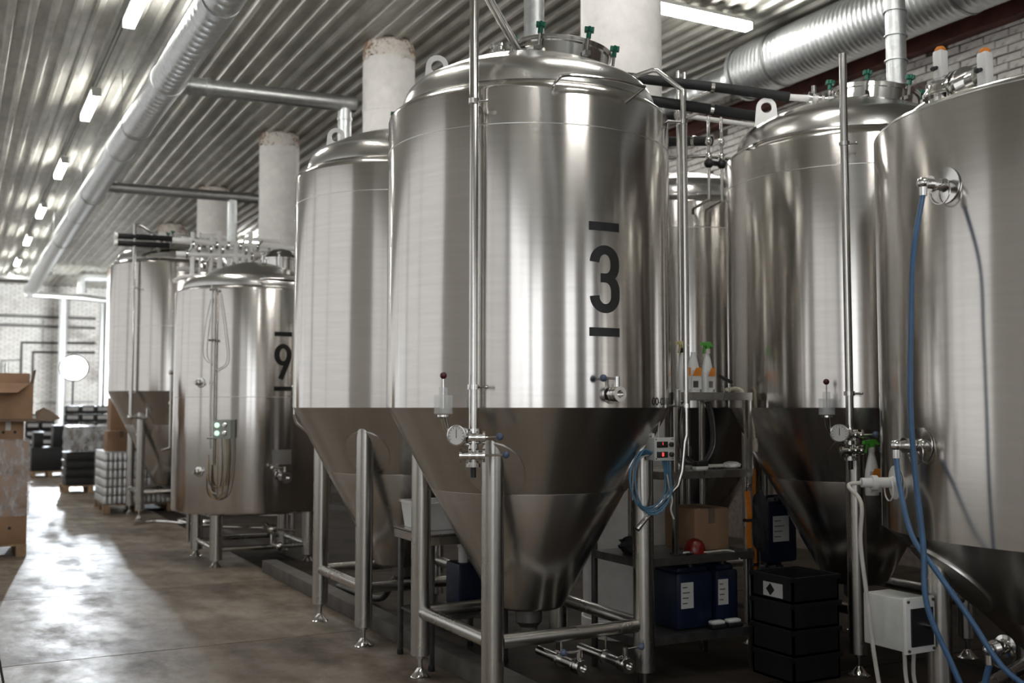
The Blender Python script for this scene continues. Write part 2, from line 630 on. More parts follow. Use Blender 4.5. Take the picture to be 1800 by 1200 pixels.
# round whitewashed columns
colnames = ['round whitewashed concrete column behind the large tank marked 3', 'round whitewashed column with rust stained top behind the second tank',
            'round whitewashed column behind the flat bottomed tank', 'shorter looking pale column beyond the branch duct', 'pale column top behind the far cone tank',
            'faint pale column at the far end beside the far cone tank']
for i, (x, y) in enumerate([(4.15, 6.17), (4.22, 10.93), (4.2, 15.38), (4.17, 19.77), (4.2, 24.2), (4.2, 33.0)]):
    t = thing('column', (x, y, 0), colnames[i], 'column', 'round concrete columns')
    t['kind'] = 'structure'
    r = 0.288
    MB().lathe([(r + 0.012, 0), (r + 0.012, 0.12), (r, 0.125), (r, 4.82), (r + 0.004, 4.825), (r + 0.004, 5.43)], 40).build('shaft', 'column', t)
    pr = []
    mb = MB(); n = 40
    vs = []
    for i in range(n):
        a = 2 * PI * i / n
        vs.append(((r + .007) * math.cos(a), (r + .007) * math.sin(a), 5.42 + random.uniform(-.035, .03)))
    for zz, dr in ((5.52, .008), (5.57, -.004), (CEIL + .03, -.012)):
        for i in range(n):
            a = 2 * PI * i / n
            q = r + dr + random.uniform(-.006, .006)
            vs.append((q * math.cos(a), q * math.sin(a), zz))
    fs = [(k * n + i, k * n + (i + 1) % n, (k + 1) * n + (i + 1) % n, (k + 1) * n + i) for k in range(3) for i in range(n)]
    mb.add(vs, fs).build('crumbling_top', 'columntop', t, label='rust stained crumbling rim')

# oxide-red steel beam on the right wall
bt = MB()
for (a, b, c, d) in ((0, .14, 0, .014), (.06, .075, .014, .166), (0, .14, .166, .18)):
    bt.box(X1 - .165 + a, X1 - .165 + b, 3.0, 26, 4.99 + c, 4.99 + d)
bo = struct('trim_1', bt, 'beam', 'oxide red steel beam along the painted brick wall', 'beam')

# low kerb beside the tank row
kb = MB()
kb.box(2.62, 2.76, 3.4, 10.0, 0, 0.11, 0.008)
struct('trim_2', kb, 'concrete', 'low grey concrete kerb running under the row of tanks', 'kerb')


# ================================================================== TANKS
def cone_pad(mb, ang, rtop, ztop, k, d_leg, rad, off):
    """a round doubling plate lying on the cone around a leg; k = radius lost per metre of height"""
    n = 28; zc = ztop - (rtop - d_leg) / k - 0.05
    ln = math.hypot(1, k)
    def P(a, s, o):
        zz = zc + s / ln
        rr = rtop - (ztop - zz) * k + o
        t = ang + a / max(rr, .05)
        return (rr * math.cos(t), rr * math.sin(t), zz - o * k)
    vs = []
    rings = [0.0, 0.35, 0.7, 1.0]
    for q in rings:
        for i in range(n):
            t = 2 * PI * i / n
            vs.append(P(rad * q * math.cos(t), rad * q * math.sin(t), off))
    for i in range(n):
        t = 2 * PI * i / n
        vs.append(P(rad * math.cos(t), rad * math.sin(t), -0.004))
    fs = []
    for k2 in range(len(rings)):
        for i in range(n):
            j = (i + 1) % n
            fs.append((k2 * n + i, k2 * n + j, (k2 + 1) * n + j, (k2 + 1) * n + i))
    mb.add(vs, fs)


STROKES = {
    '3': [[(204, 450)] + [(286 + 82 * math.cos(a), 452 - 108 * math.sin(a)) for a in [PI * (1 - i / 16) for i in range(1, 17)]] + [(368, 480)]
          + [(290 + 78 * math.cos(a), 480 + 102 * math.sin(a)) for a in [PI / 2 * i / 8 for i in range(1, 9)]] + [(252, 582)],
          [(252, 582), (290, 582)] + [(290 + 82 * math.sin(a), 690 - 108 * math.cos(a)) for a in [PI / 2 * i / 8 for i in range(1, 9)]]
          + [(372, 735)] + [(288 + 84 * math.cos(a), 735 + 105 * math.sin(a)) for a in [PI * i / 16 for i in range(1, 17)]]],
    '9': [[(284 + 86 * math.cos(a), 486 - 142 * math.sin(a)) for a in [2 * PI * i / 36 for i in range(37)]],
          [(368, 520), (352, 580), (330, 650), (302, 730), (252, 882)]],
}


def tank_mark(parent, digit, R, zmid, ang=-PI / 2):
    """vinyl bar, numeral, bar on the shell"""
    su, sv = 0.00074, 0.00060
    def onto(u, v, o):
        t = ang + u / R
        return ((R + o) * math.cos(t), (R + o) * math.sin(t), zmid + v)
    mb = MB()
    def strip(pts, wu, wv):
        C = [((x - 284) * su, -(y - 592) * sv) for x, y in pts]
        L = []
        for i, p in enumerate(C):
            a = C[max(0, i - 1)]; b = C[min(len(C) - 1, i + 1)]
            dx, dy = b[0] - a[0], b[1] - a[1]
            l = math.hypot(dx, dy)
            nx, ny = -dy / l, dx / l
            w = 0.5 * math.hypot(nx * wu, ny * wv)
            L.append(((p[0] + nx * w, p[1] + ny * w), (p[0] - nx * w, p[1] - ny * w)))
        vs = []
        for a, b in L:
            vs += [onto(*a, 0.0012), onto(*b, 0.0012), onto(*a, 0.0002), onto(*b, 0.0002)]
        fs = []
        for i in range(len(L) - 1):
            o = i * 4; q = o + 4
            fs += [(o, o + 1, q + 1, q), (o + 2, q + 2, q + 3, o + 3), (o, q, q + 2, o + 2), (o + 1, o + 3, q + 3, q + 1)]
        fs += [(0, 2, 3, 1), (len(vs) - 4, len(vs) - 3, len(vs) - 1, len(vs) - 2)]
        mb.add(vs, fs)
    for st in STROKES[digit]:
        strip(st, 0.054, 0.046)
    mb.build('numeral', 'decal', parent, label='black vinyl number %s' % digit, smooth=False)
    for vv in (0.267, -0.267):
        mb = MB()
        pts = [(-0.09 + 0.18 * i / 8) for i in range(9)]
        vs = []
        for u in pts:
            vs += [onto(u, vv + .022, .0012), onto(u, vv - .022, .0012), onto(u, vv + .022, .0002), onto(u, vv - .022, .0002)]
        fs = []
        for i in range(8):
            o = i * 4; q = o + 4
            fs += [(o, o + 1, q + 1, q), (o + 2, q + 2, q + 3, o + 3), (o, q, q + 2, o + 2), (o + 1, o + 3, q + 3, q + 1)]
        fs += [(0, 2, 3, 1), (32, 33, 35, 34)]
        mb.add(vs, fs)
        mb.build('number_bar', 'decal', parent, label='black vinyl bar', smooth=False)


def star_knob(mb, c, r=0.031, h=0.026, ax=(0, 0, 1)):
    pts = []
    for i in range(36):
        a = 2 * PI * i / 36
        q = r * (0.80 + 0.2 * math.cos(6 * a))
        pts.append((q * math.cos(a), q * math.sin(a)))
    q = Vector((0, 0, 1)).rotation_difference(Vector(ax).normalized()).to_matrix().to_4x4()
    mb.prism(pts, 0, h, Matrix.Translation(Vector(c)) @ q)
    mb.cyl(Vector(c) - Vector(ax) * 0.035, Vector(c) + Vector(ax) * 0.002, r * 0.45, 12)


def manway(parent, cx, cy, z0, R=0.275, H=0.075, tilt=(0.10, -0.06)):
    """round hatch: neck, lid with rim, clamps with green star knobs"""
    ax = Vector((tilt[0], tilt[1], 1)).normalized()
    b = Vector((cx, cy, z0))
    nk = MB().lathe([(R, -0.05), (R, H), (R + .012, H), (R + .012, H + .012), (R - .02, H + .012)], 44, b, ax).build('hatch_neck', 'chrome', parent)
    pr = [(R + .014, H + .012), (R + .014, H + .026), (R - .01, H + .03), (R - .03, H + .045), (R * .6, H + .062), (0.0001, H + .068)]
    lid = MB().lathe(pr, 44, b, ax, True, False).build('hatch_lid', 'chrome', parent)
    q = Vector((0, 0, 1)).rotation_difference(ax)
    for a in (151, 214, 268, 331):
        t = math.radians(a)
        c = b + q @ Vector(((R + .024) * math.cos(t), (R + .024) * math.sin(t), 0))
        m = MB()
        m.cyl(c + ax * (H - .055), c + ax * (H + .06), 0.009, 8)
        m.box(c.x - .018, c.x + .018, c.y - .018, c.y + .018, c.z + H - .07, c.z + H - .045)
        cl = m.build('hatch_clamp', 'chrome', parent)
        k = MB(); star_knob(k, c + ax * (H + .062), ax=ax)
        k.build('star_knob', 'green', cl, label='green star knob')
    return ax


def lug(parent, ang, rr, z0):
    """lifting eye: plate with a round hole, standing on the dome"""
    n = 20; out = []; inn = []
    for i in range(n):
        a = 2 * PI * i / n
        inn.append((0.036 * math.cos(a), 0.115 + 0.036 * math.sin(a)))
        ca, sa = math.cos(a), math.sin(a)
        if sa >= -0.15: out.append((0.066 * ca, 0.115 + 0.066 * sa))
        else:
            k = 0.10 if abs(ca) > .2 else 0.10
            out.append((max(-.085, min(.085, ca * .14)), -0.10))
    t = ang
    e1 = Vector((math.cos(t), math.sin(t), 0)); e2 = Vector((0, 0, 1)); nn = Vector((-math.sin(ang), math.cos(ang), 0))
    c = Vector((rr * math.cos(ang), rr * math.sin(ang), z0))
    vs = []
    for o in (-.008, .008):
        for L in (out, inn):
            vs += [c + e1 * x + e2 * y + nn * o for x, y in L]
    fs = []
    for i in range(n):
        j = (i + 1) % n
        fs += [(i, j, n + j, n + i), (2 * n + i, 3 * n + i, 3 * n + j, 2 * n + j), (i, 2 * n + i, 2 * n + j, j), (n + i, n + j, 3 * n + j, 3 * n + i)]
    mb = MB().add(vs, fs)
    mb.build('lifting_lug', 'whitepipe', parent, label='pale lifting eye')


def leg(parent, x, y, r, top, zfoot, pad=None):
    n = 24
    vs = []
    for i in range(n):
        t = 2 * PI * i / n
        vs.append((x + r * math.cos(t), y + r * math.sin(t), zfoot))
    for i in range(n):
        t = 2 * PI * i / n
        px, py = x + r * math.cos(t), y + r * math.sin(t)
        vs.append((px, py, top(math.hypot(px, py))))
    # flange near the foot keeps the tube closed
    fs = [(i, (i + 1) % n, n + (i + 1) % n, n + i) for i in range(n)] + [tuple(reversed(range(n)))]
    vs = [(vx - x, vy - y, vz) for vx, vy, vz in vs]
    lg = MB().add(vs, fs).build('leg', 'leg', parent, (x, y, 0))
    fb = MB()
    fb.lathe([(0.062, 0.0), (0.062, 0.008), (0.05, 0.014), (0.022, 0.05), (0.019, 0.056), (0.0135, 0.056), (0.0135, zfoot - .02), (0.026, zfoot - .02), (0.026, zfoot)], 20)
    fb.build('foot', 'chrome', lg, label='bell shaped levelling foot')
    if pad:
        pad.v = [(a - x, b - y, c) for a, b, c in pad.v]
        pad.build('support_pad', 'band', lg)
    return lg


def cone_tank(name, c, label, R=0.8, zj=1.55, zs=3.17, ztop=3.55, zb=0.46, rb=0.2, half=0.46, legr=0.057, seam=2.97, coneseam=1.10, brace_z=0.375, sh=.045,
              knobs=True, man=(0.19, -0.05), lug_ang=math.radians(148), leg_angles=None, leg_rad=None):
    t = thing(name, (c[0], c[1], 0), label, 'tank', 'conical fermentation tanks')
    NS = 96
    # shell: insulated jacket with a narrow shoulder
    MB().lathe([(R - .03, zj - .001), (R, zj - .001), (R, zj + .006), (R, zs - .02), (R - .006, zs), (R - .06, zs + sh), (R - .075, zs + sh + .002)], NS, cap0=False, cap1=False).build('shell', 'steel', t)
    for q, hh in ((seam, .0035), ):
        MB().lathe([(R - .001, q - hh), (R + .0012, q - hh * .6), (R + .0012, q + hh * .6), (R - .001, q + hh)], NS, cap0=False, cap1=False).build('weld_seam', 'band', t)
    # dished top
    rd = R - .075
    pr = [(rd + .004, zs - .02), (rd + .004, zs + sh + .005)]
    z0 = zs + sh + .005; hd = ztop - z0
    kn = min(0.16, hd * .62)
    for i in range(1, 9):       # knuckle
        a = PI / 2 * i / 8 * 0.78
        pr.append((rd - kn * (1 - math.cos(a)), z0 + kn * 1.05 * math.sin(a)))
    rk, zk = pr[-1]
    for i in range(1, 11):      # crown
        f = i / 10
        pr.append((max(rk * (1 - f), 1e-4), zk + (ztop - zk) * (1 - (1 - f) ** 2)))
    MB().lathe(pr, NS, cap0=False, cap1=False).build('dished_top', 'dome', t)
    # cone in two strakes
    k = (R - .004 - rb) / (zj - zb)
    def rc(z): return R - .004 - (zj - z) * k
    MB().lathe([(rc(zj), zj), (rc(coneseam + .004), coneseam + .004)], NS, cap0=True, cap1=False).build('upper_cone', 'cone', t)
    MB().lathe([(rc(coneseam + .004) - .003, coneseam + .006), (rc(coneseam), coneseam), (rb, zb), (rb - .02, zb - .018), (0.075, zb - .03)], NS, cap0=False, cap1=True).build('lower_cone', 'cone', t)
    MB().lathe([(0.075, zb - .02), (0.075, zb - .1), (.05, zb - .13), (.05, zb - .17), (.07, zb - .17), (.07, zb - .2), (.03, zb - .2)], 28).build('outlet', 'darksteel', t)
    def top(d):
        return zj - (R - .004 - min(d, R - .01)) / k + 0.006
    if leg_angles:
        pos = [(leg_rad * math.cos(math.radians(a)), leg_rad * math.sin(math.radians(a))) for a in leg_angles]
    else:
        pos = [(-half, half), (-half, -half), (half, -half), (half, half)]
    for (x, y) in pos:
        pad = MB()
        cone_pad(pad, math.atan2(y, x), R - .004, zj, k, math.hypot(x, y), 0.16 * R / .8, 0.006)
        leg(t, x, y, legr, top, 0.13, pad)
    for i in range(4):
        a = Vector((*pos[i], brace_z)); b = Vector((*pos[(i + 1) % 4], brace_z))
        d = (b - a).normalized()
        m = MB().cyl(a + d * (legr - .006), b - d * (legr - .006), 0.036, 18)
        m.build('cross_brace', 'leg', t)
    lug(t, lug_ang, R - .27, ztop - .135)
    if knobs:
        manway(t, man[0], man[1], ztop - .03)
    return t


T3 = cone_tank('fermentation_tank', (2.88, 5.24), 'tall conical stainless tank marked with a big black 3')
T4 = cone_tank('fermentation_tank', (2.86, 7.06), 'unmarked conical stainless tank just behind tank 3, towards the aisle', R=0.785)
TR = cone_tank('fermentation_tank', (5.14, 5.0), 'unmarked conical stainless tank right of tank 3, spray bottle on its valve', R=0.79)
TM = cone_tank('fermentation_tank', (5.15, 6.83), 'dark reflecting stainless tank seen in the gap right of tank 3', ztop=3.42, zs=3.08, seam=2.87, knobs=False)
TF = cone_tank('fermentation_tank', (2.77, 15.86), 'farthest conical tank, with black pipes over its top', R=0.85, zj=1.78, zs=3.58, ztop=3.95, seam=2.68, coneseam=1.3, half=0.455)
T0 = cone_tank('fermentation_tank', (4.8, 3.0), 'largest nearest tank with blue hoses at the right edge', R=1.07, zj=0.98, zs=2.885, ztop=2.935, sh=.006, zb=0.2, rb=0.22, seam=2.87 - .0,
               coneseam=.6, leg_angles=(155, 245, 335, 65), leg_rad=0.9, brace_z=0.17, man=(0.15, 0.3), lug_ang=math.radians(60))
tank_mark(T3, '3', 0.8, 2.195)

# ---- serial number on tank 3
vs, fs = text_geo('00-0010', 0.058)
mb = MB()
R = 0.8
a0 = math.radians(-56)
mb.add([((R + .0015) * math.cos(a0 + v.x * 1.35 / R), (R + .0015) * math.sin(a0 + v.x * 1.35 / R), 1.580 + v.y) for v in vs], fs)
mb.build('serial_number', 'decal', T3, label='small black stencilled 00-0010', smooth=False)


def pipe_part(parent, pts, r, name='cleaning_pipe', m='pipe', k=0, n=14):
    mb = MB().tube(smoothpath(pts, k) if k else pts, r, n)
    return mb.build(name, m, parent, world=True)


def clamp(parent, c, r, to):
    c = Vector(c); to = Vector(to)
    m = MB()
    m.ring(c - Vector((0, 0, .012)), c + Vector((0, 0, .012)), r + .008, r - .001, 16)
    m.cyl(c, to, 0.007, 8)
    d = (c - to).normalized()
    s = d.cross(Vector((0, 0, 1))).normalized()
    m.cyl(c - s * (r + .045), c - s * r, 0.006, 8)
    m.sphere(c - s * (r + .045), 0.009, 8)
    return m.build('pipe_clamp', 'chrome', parent, world=True)


def ball_valve(parent, c, axis, r=0.03, L=0.1, handle=None, hl=0.1, knob='blueknob', name='butterfly_valve'):
    """butterfly valve: body with two clamp flanges, open bore, square neck, lever with ball"""
    c = Vector(c); a = Vector(axis).normalized()
    m = MB()
    m.ring(c - a * L / 2, c + a * L / 2, r, r * .8, 24)
    for s in (-.5, -.08, .12, .5):
        w = 0.012
        m.ring(c + a * (L * s - w / 2), c + a * (L * s + w / 2), r * 1.55, r * .8, 24)
    m.ring(c - a * .02, c + a * .02, r * 1.38, r * .9, 24)
    m.cyl(c - a * .003, c + a * .003, r * .79, 20)
    up = Vector(handle[0]) if handle else Vector((0, 0, 1))
    m.cyl(c + up * r * 1.3, c + up * (r * 1.3 + .055), 0.015, 12)
    v = m.build(name, 'chrome', parent, world=True)
    if handle:
        h = Vector(handle[1]).normalized()
        p = c + up * (r * 1.3 + .045)
        hd = MB().cyl(p, p + h * hl, 0.006, 10)
        ho = hd.build('valve_lever', 'chrome', v, world=True)
        kb = MB().sphere(p + h * hl, 0.019, 14)
        kb.build('lever_knob', knob, v, world=True, label='ball knob')
    return v


def side(c, ang, r, z):
    t = math.radians(ang)
    return Vector((c[0] + r * math.cos(t), c[1] + r * math.sin(t), z))


def bunging(tank, c, leftv, deg, dz=0.0, knobcol='redknob'):
    """vertical cleaning pipe in front of a leg with spunding set: water cup, gauge, two levers"""
    base = side(c, deg, 0.87, 0)
    x, y = base.x, base.y
    rv = Vector((-leftv.x, -leftv.y, 0))
    out = Vector((math.cos(math.radians(deg)), math.sin(math.radians(deg)), 0))
    P = lambda s, z, o=0.0: Vector((x, y, z + dz)) + rv * s + out * o
    # ferrule and tee under the pipe
    m = MB()
    m.lathe([(.022, -.06), (.022, 0), (.038, 0), (.038, .022), (.022, .022), (.022, .05)], 20, P(0, 1.425))
    m.lathe([(.026, 0), (.026, .12)], 20, P(0, 1.27))
    for zz in (1.27, 1.385):
        m.ring(P(0, zz - .009), P(0, zz + .009), .037, .02, 20)
    m.build('pipe_tee', 'chrome', tank, world=True)
    # pressure gauge
    g = MB()
    gc = P(-.058, 1.415, .06)
    nrm = (out * .9 + rv * -.1).normalized()
    g.lathe([(.05, -.028), (.052, -.02), (.052, .006), (.046, .008), (.044, .004)], 28, gc, nrm)
    g.cyl(gc - nrm * .02, P(0, 1.40), .02, 14)
    go = g.build('pressure_gauge', 'chrome', tank, world=True)
    MB().lathe([(.0435, 0), (.0001, 0.0005)], 28, gc + nrm * .0052, nrm, True, False).build('gauge_dial', 'dial', go, world=True, label='white dial face')
    nd = MB()
    up = Vector((0, 0, 1)); sd = nrm.cross(up)
    for a in range(-120, 121, 24):
        t = math.radians(a)
        d = up * math.cos(t) + sd * math.sin(t)
        nd.cyl(gc + nrm * .0062 + d * .034, gc + nrm * .0062 + d * .041, .0012, 6)
    nd.cyl(gc + nrm * .0075 - up * .012, gc + nrm * .0075 + up * .03, .0018, 6)
    nd.build('gauge_needle', 'black', go, world=True, label='black needle and tick marks')
    # elbow to the water cup
    el = MB()
    el.tube(smoothpath([P(-.02, 1.37, .0), P(-.07, 1.385, .0), P(-.118, 1.44, .02), P(-.128, 1.505, .05)], 5), .0165, 12)
    el.ring(P(-.128, 1.505, .05), P(-.128, 1.515, .05), .03, .01, 16)
    el.build('cup_elbow', 'chrome', tank, world=True)
    cu = MB()
    cc = P(-.128, 1.515, .05)
    cu.lathe([(.0001, .003), (.046, .003), (.046, .095), (.043, .095), (.043, .006), (.0001, .006)], 28, cc, cap0=False, cap1=False)
    co = cu.build('water_cup', 'clear', tank, world=True, label='clear plastic water cup')
    MB().lathe([(.022, 0), (.022, .125), (.019, .127), (.019, .03)], 18, cc + Vector((0, 0, .006))).build('inner_tube', 'clear', co, world=True)
    MB().lathe([(.042, 0), (.042, .028)], 24, cc + Vector((0, 0, .007))).build('water', 'clear', co, world=True)
    st = MB().cyl(cc + Vector((0, 0, .03)), cc + Vector((0, 0, .18)), .0035, 8)
    st.build('plunger_rod', 'chrome', co, world=True)
    MB().sphere(cc + Vector((0, 0, .19)), .0175, 14).build('plunger_knob', knobcol, co, world=True, label='dark red ball knob')
    # two lever valves
    for (z, hl) in ((1.405, .07), (1.318, .10)):
        v = MB()
        v.cyl(P(-.05, z, .03), P(.062, z, .03), .02, 16)
        for q in (-.05, -.005, .03, .062):
            v.ring(P(q - .006, z, .03), P(q + .006, z, .03), .033, .012, 18)
        vo = v.build('lever_valve', 'chrome', tank, world=True)
        MB().cyl(P(.062, z, .03), P(.075 + hl, z + .004, .05), .0055, 8).build('valve_lever', 'chrome', vo, world=True)
        MB().sphere(P(.075 + hl, z + .004, .05), .0185, 14).build('lever_knob', 'blueknob', vo, world=True, label='blue grey ball knob')
    dr = MB().cyl(P(0.0, 1.21), P(0.0, 1.29), .014, 12)
    dr.build('drip_nozzle', 'black', tank, world=True)


Rv = Vector((math.cos(math.radians(27.9)), -math.sin(math.radians(27.9)), 0))
c3 = (2.88, 5.24)
b3 = side(c3, -136.8, 0.87, 0)
# cleaning pipe of tank 3: up the front, over the top to the hatch
pp = pipe_part(T3, [(b3.x, b3.y, 1.42), (b3.x, b3.y, 3.62), (b3.x + .02, b3.y + .03, 3.70), (b3.x + .08, b3.y + .1, 3.72),
                    (2.62, 5.05, 3.66), (2.80, 5.2, 3.585)], 0.0235)
clamp(T3, (b3.x, b3.y, 3.07), .0235, side(c3, -136.8, .79, 3.07))
clamp(T3, (b3.x, b3.y, 1.65), .0235, side(c3, -136.8, .79, 1.65))
bunging(T3, c3, Vector((-Rv.x, -Rv.y, 0)), -136.8)
# slim pipe on its right flank
pipe_part(T3, [(3.36, 4.93, 3.43), (3.44, 4.80, 3.455), (3.46, 4.78, 3.45), (3.575, 4.695, 3.33), (3.575, 4.695, 3.28), (3.575, 4.695, 1.40), (3.565, 4.70, 1.36),
               (3.545, 4.70, 1.20), (3.52, 4.71, 1.12), (3.30, 4.705, .95), (3.245, 4.70, .90)], 0.014)
for z in (3.15, 1.56):
    clamp(T3, (3.575, 4.695, z), .014, side(c3, -41, .79, z))
# ladder hook rail on the shoulder
mb = MB().tube(smoothpath([side(c3, -109.5, .80, 3.165), side(c3, -109, .86, 3.17), side(c3, -106, .885, 3.19), side(c3, -90, .885, 3.195), side(c3, -76, .885, 3.195)], 4), .0085, 8)
mb.tube([side(c3, -76, .885, 3.195), side(c3, -80, .795, 3.12)], .0085, 8)
mb.build('hook_rail', 'chrome', T3, world=True, label='thin bent hook rail')
# vent cap on the dome
mb = MB()
vc = Vector((2.72, 5.30, 3.53))
mb.lathe([(.045, -.06), (.045, .05), (.058, .05), (.058, .066), (.045, .066), (.045, .09), (.052, .09), (.052, .105), (.001, .108)], 24, vc)
for i in range(10):
    a = 2 * PI * i / 10
    mb.sphere(vc + Vector((.046 * math.cos(a), .046 * math.sin(a), .03)), .007, 6)
mb.build('vent_cap', 'chrome', T3, world=True)
# sample valve under the numeral
sv = side(c3, -87.5, .835, 1.617)
ns = Vector((math.cos(math.radians(-86)), math.sin(math.radians(-86)), 0))
MB().lathe([(.05, -.04), (.05, -.033), (.024, -.03), (.024, 0)], 24, sv, ns).build('sample_port', 'chrome', T3, world=True)
ball_valve(T3, sv + ns * .012, ns, .0245, .045, ((0, 0, 1), (-1, -.1, .02)), .085)
# small bracket plate near the serial number
MB().box(3.515, 3.545, 4.70, 4.72, 1.555, 1.65, .004).build('bracket', 'band', T3, world=True)
# outlet pipes with butterfly valves in front
for (x, y0, y1, z, hx) in ((2.925, 4.77, 5.2, .2, -1), (3.165, 4.70, 5.15, .2, 1)):
    mb = MB().tube([(x, y0 + .03, z), (x, y1, z), ], .026, 14)
    mb.ring((x, y0 + .18, z), (x, y0 + .2, z), .04, .02, 18)
    mb.cyl((x, y0 + .19, z), (x, y0 + .19, z + .15), .006, 8)
    mb.build('outlet_pipe', 'pipe', T3, world=True)
    ball_valve(T3, (x, y0, z), (0, -1, 0), .026, .06, ((0, 0, 1), (hx, 0, .05)), .10)

# ---- tank 4 fittings
c4 = (2.86, 7.06)
s4 = side(c4, 148, .80, 0)
pipe_part(T4, [(s4.x, s4.y, 1.5), (s4.x, s4.y, 3.13), (s4.x + .05, s4.y - .02, 3.2), (s4.x + .16, s4.y - .08, 3.24)], .010)
for z in (2.9, 1.7):
    clamp(T4, (s4.x, s4.y, z), .010, side(c4, 148, .775, z))
pipe_part(T4, [(s4.x, s4.y, 1.5), (s4.x + .02, s4.y, 1.44), (s4.x + .13, s4.y - .05, 1.34), (s4.x + .15, s4.y - .05, 1.32)], .016, 'drain_pipe')
# ---- right tank fittings
cr = (5.14, 5.0)
br_ = side(cr, -136.8, .87, 0)
pipe_part(TR, [(br_.x, br_.y, 1.42), (br_.x, br_.y, 3.6)], 0.0225)
pipe_part(TR, [(br_.x + .01, br_.y + .01, 3.59), (br_.x + .05, br_.y + .045, 3.57), (br_.x + .09, br_.y + .085, 3.46), (br_.x + .11, br_.y + .12, 3.36), (br_.x + .16, br_.y + .18, 3.32)], 0.012, 'return_tube', 'greyhose', 4)
clamp(TR, (br_.x, br_.y, 3.07), .0225, side(cr, -136.8, .78, 3.07))
clamp(TR, (br_.x, br_.y, 1.63), .0225, side(cr, -136.8, .78, 1.63))
bunging(TR, cr, Vector((-Rv.x, -Rv.y, 0)), -136.8, dz=-.01)
# ---- tank F fittings
cf = (2.77, 15.86)
pf = side(cf, -133, .92, 0)
pipe_part(TF, [(pf.x, pf.y, 1.42), (pf.x, pf.y, 4.06), (pf.x + .06, pf.y + .05, 4.08), (2.45, 15.6, 4.03), (2.6, 15.75, 3.96)], .026)
clamp(TF, (pf.x, pf.y, 1.75), .026, side(cf, -133, .84, 1.75))
clamp(TF, (pf.x, pf.y, 3.2), .026, side(cf, -133, .84, 3.2))
mb = MB()
pq = side(cf, -122, .78, 1.4)
mb.cyl(Vector((pf.x, pf.y, 1.42)), pq, .02, 12)
mb.sphere(pf + Vector((0, 0, 1.42)), .045, 12)
mb.cyl(pq, pq + Vector((0, 0, .14)), .012, 10)
mb.build('valve_manifold', 'chrome', TF, world=True)
pz = side(cf, -99, .93, 0)
mb = MB().tube([(pz.x, pz.y, 2.03), (pz.x, pz.y, 1.0), (pz.x - .12, pz.y - .03, .97)], .02, 12)
mb.sphere((pz.x, pz.y, 2.03), .035, 10)
mb.ring((pz.x, pz.y, 1.6), (pz.x, pz.y, 1.63), .032, .015, 14)
mb.build('sight_pipe', 'pipe', TF, world=True)
# outer hand rail rod down the left of tank F
pl = side(cf, 150, .90, 0)
pipe_part(TF, [(pl.x, pl.y, 2.3), (pl.x, pl.y, 1.75), (pl.x + .1, pl.y - .12, 1.55), (2.33, 15.5, 1.1)], .016, 'drain_pipe')

# ================================================================== FLAT-BOTTOMED TANK 9
c9 = (2.75, 10.93)
T9 = thing('serving_tank', (c9[0], c9[1], 0), 'flat bottomed stainless tank marked with a black 9', 'tank')
MB().lathe([(.5, .50), (.76, .515), (.795, .53), (.8, .55), (.8, 2.70), (.795, 2.715), (.74, 2.75), (.73, 2.75)], 96, cap1=False).build('shell', 'steel', T9)
MB().lathe([(.799, 1.648), (.8012, 1.65), (.8012, 1.654), (.799, 1.656)], 96, cap0=False, cap1=False).build('weld_seam', 'band', T9)
MB().lathe([(.735, 2.73), (.735, 2.76), (.725, 2.80), (.70, 2.845), (.66, 2.875), (.63, 2.88), (.60, 2.87), (.585, 2.875), (.4, 2.97), (.2, 3.04), (.0001, 3.06)], 96, cap0=False, cap1=False).build('dished_top', 'dome', T9)
for (x, y) in ((-.46, .46), (-.46, -.46), (.46, -.46), (.46, .46)):
    leg(T9, x, y, .062, lambda d: 0.53, .075)
for i in range(4):
    P4 = [(-.46, .46), (-.46, -.46), (.46, -.46), (.46, .46)]
    a = Vector((*P4[i], .17)); b = Vector((*P4[(i + 1) % 4], .17)); d = (b - a).normalized()
    MB().cyl(a + d * .056, b - d * .056, .024, 14).build('cross_brace', 'leg', T9)
tank_mark(T9, '9', 0.8, 2.0, math.radians(-84))
mx, my = .26, -.03
MB().lathe([(.2, 2.95), (.2, 3.09), (.215, 3.09), (.215, 3.11), (.18, 3.12), (.1, 3.2), (.0001, 3.225)], 36, (mx, my, 0), cap1=False).build('hatch', 'chrome', T9)
for a in (200, 250, 300, 350):
    t = math.radians(a)
    m = MB()
    m.cyl((mx + .225 * math.cos(t), my + .225 * math.sin(t), 3.0), (mx + .225 * math.cos(t), my + .225 * math.sin(t), 3.14), .012, 8)
    m.sphere((mx + .225 * math.cos(t), my + .225 * math.sin(t), 3.15), .022, 8)
    m.build('hatch_clamp', 'chrome', T9)
# rail round the shoulder
mb = MB().tube(smoothpath([side((0, 0), -100, .79, 2.80)] + [side((0, 0), a, .84, 2.80) for a in range(-97, -40, 8)], 3), .018, 10)
mb.build('hook_rail', 'chrome', T9)
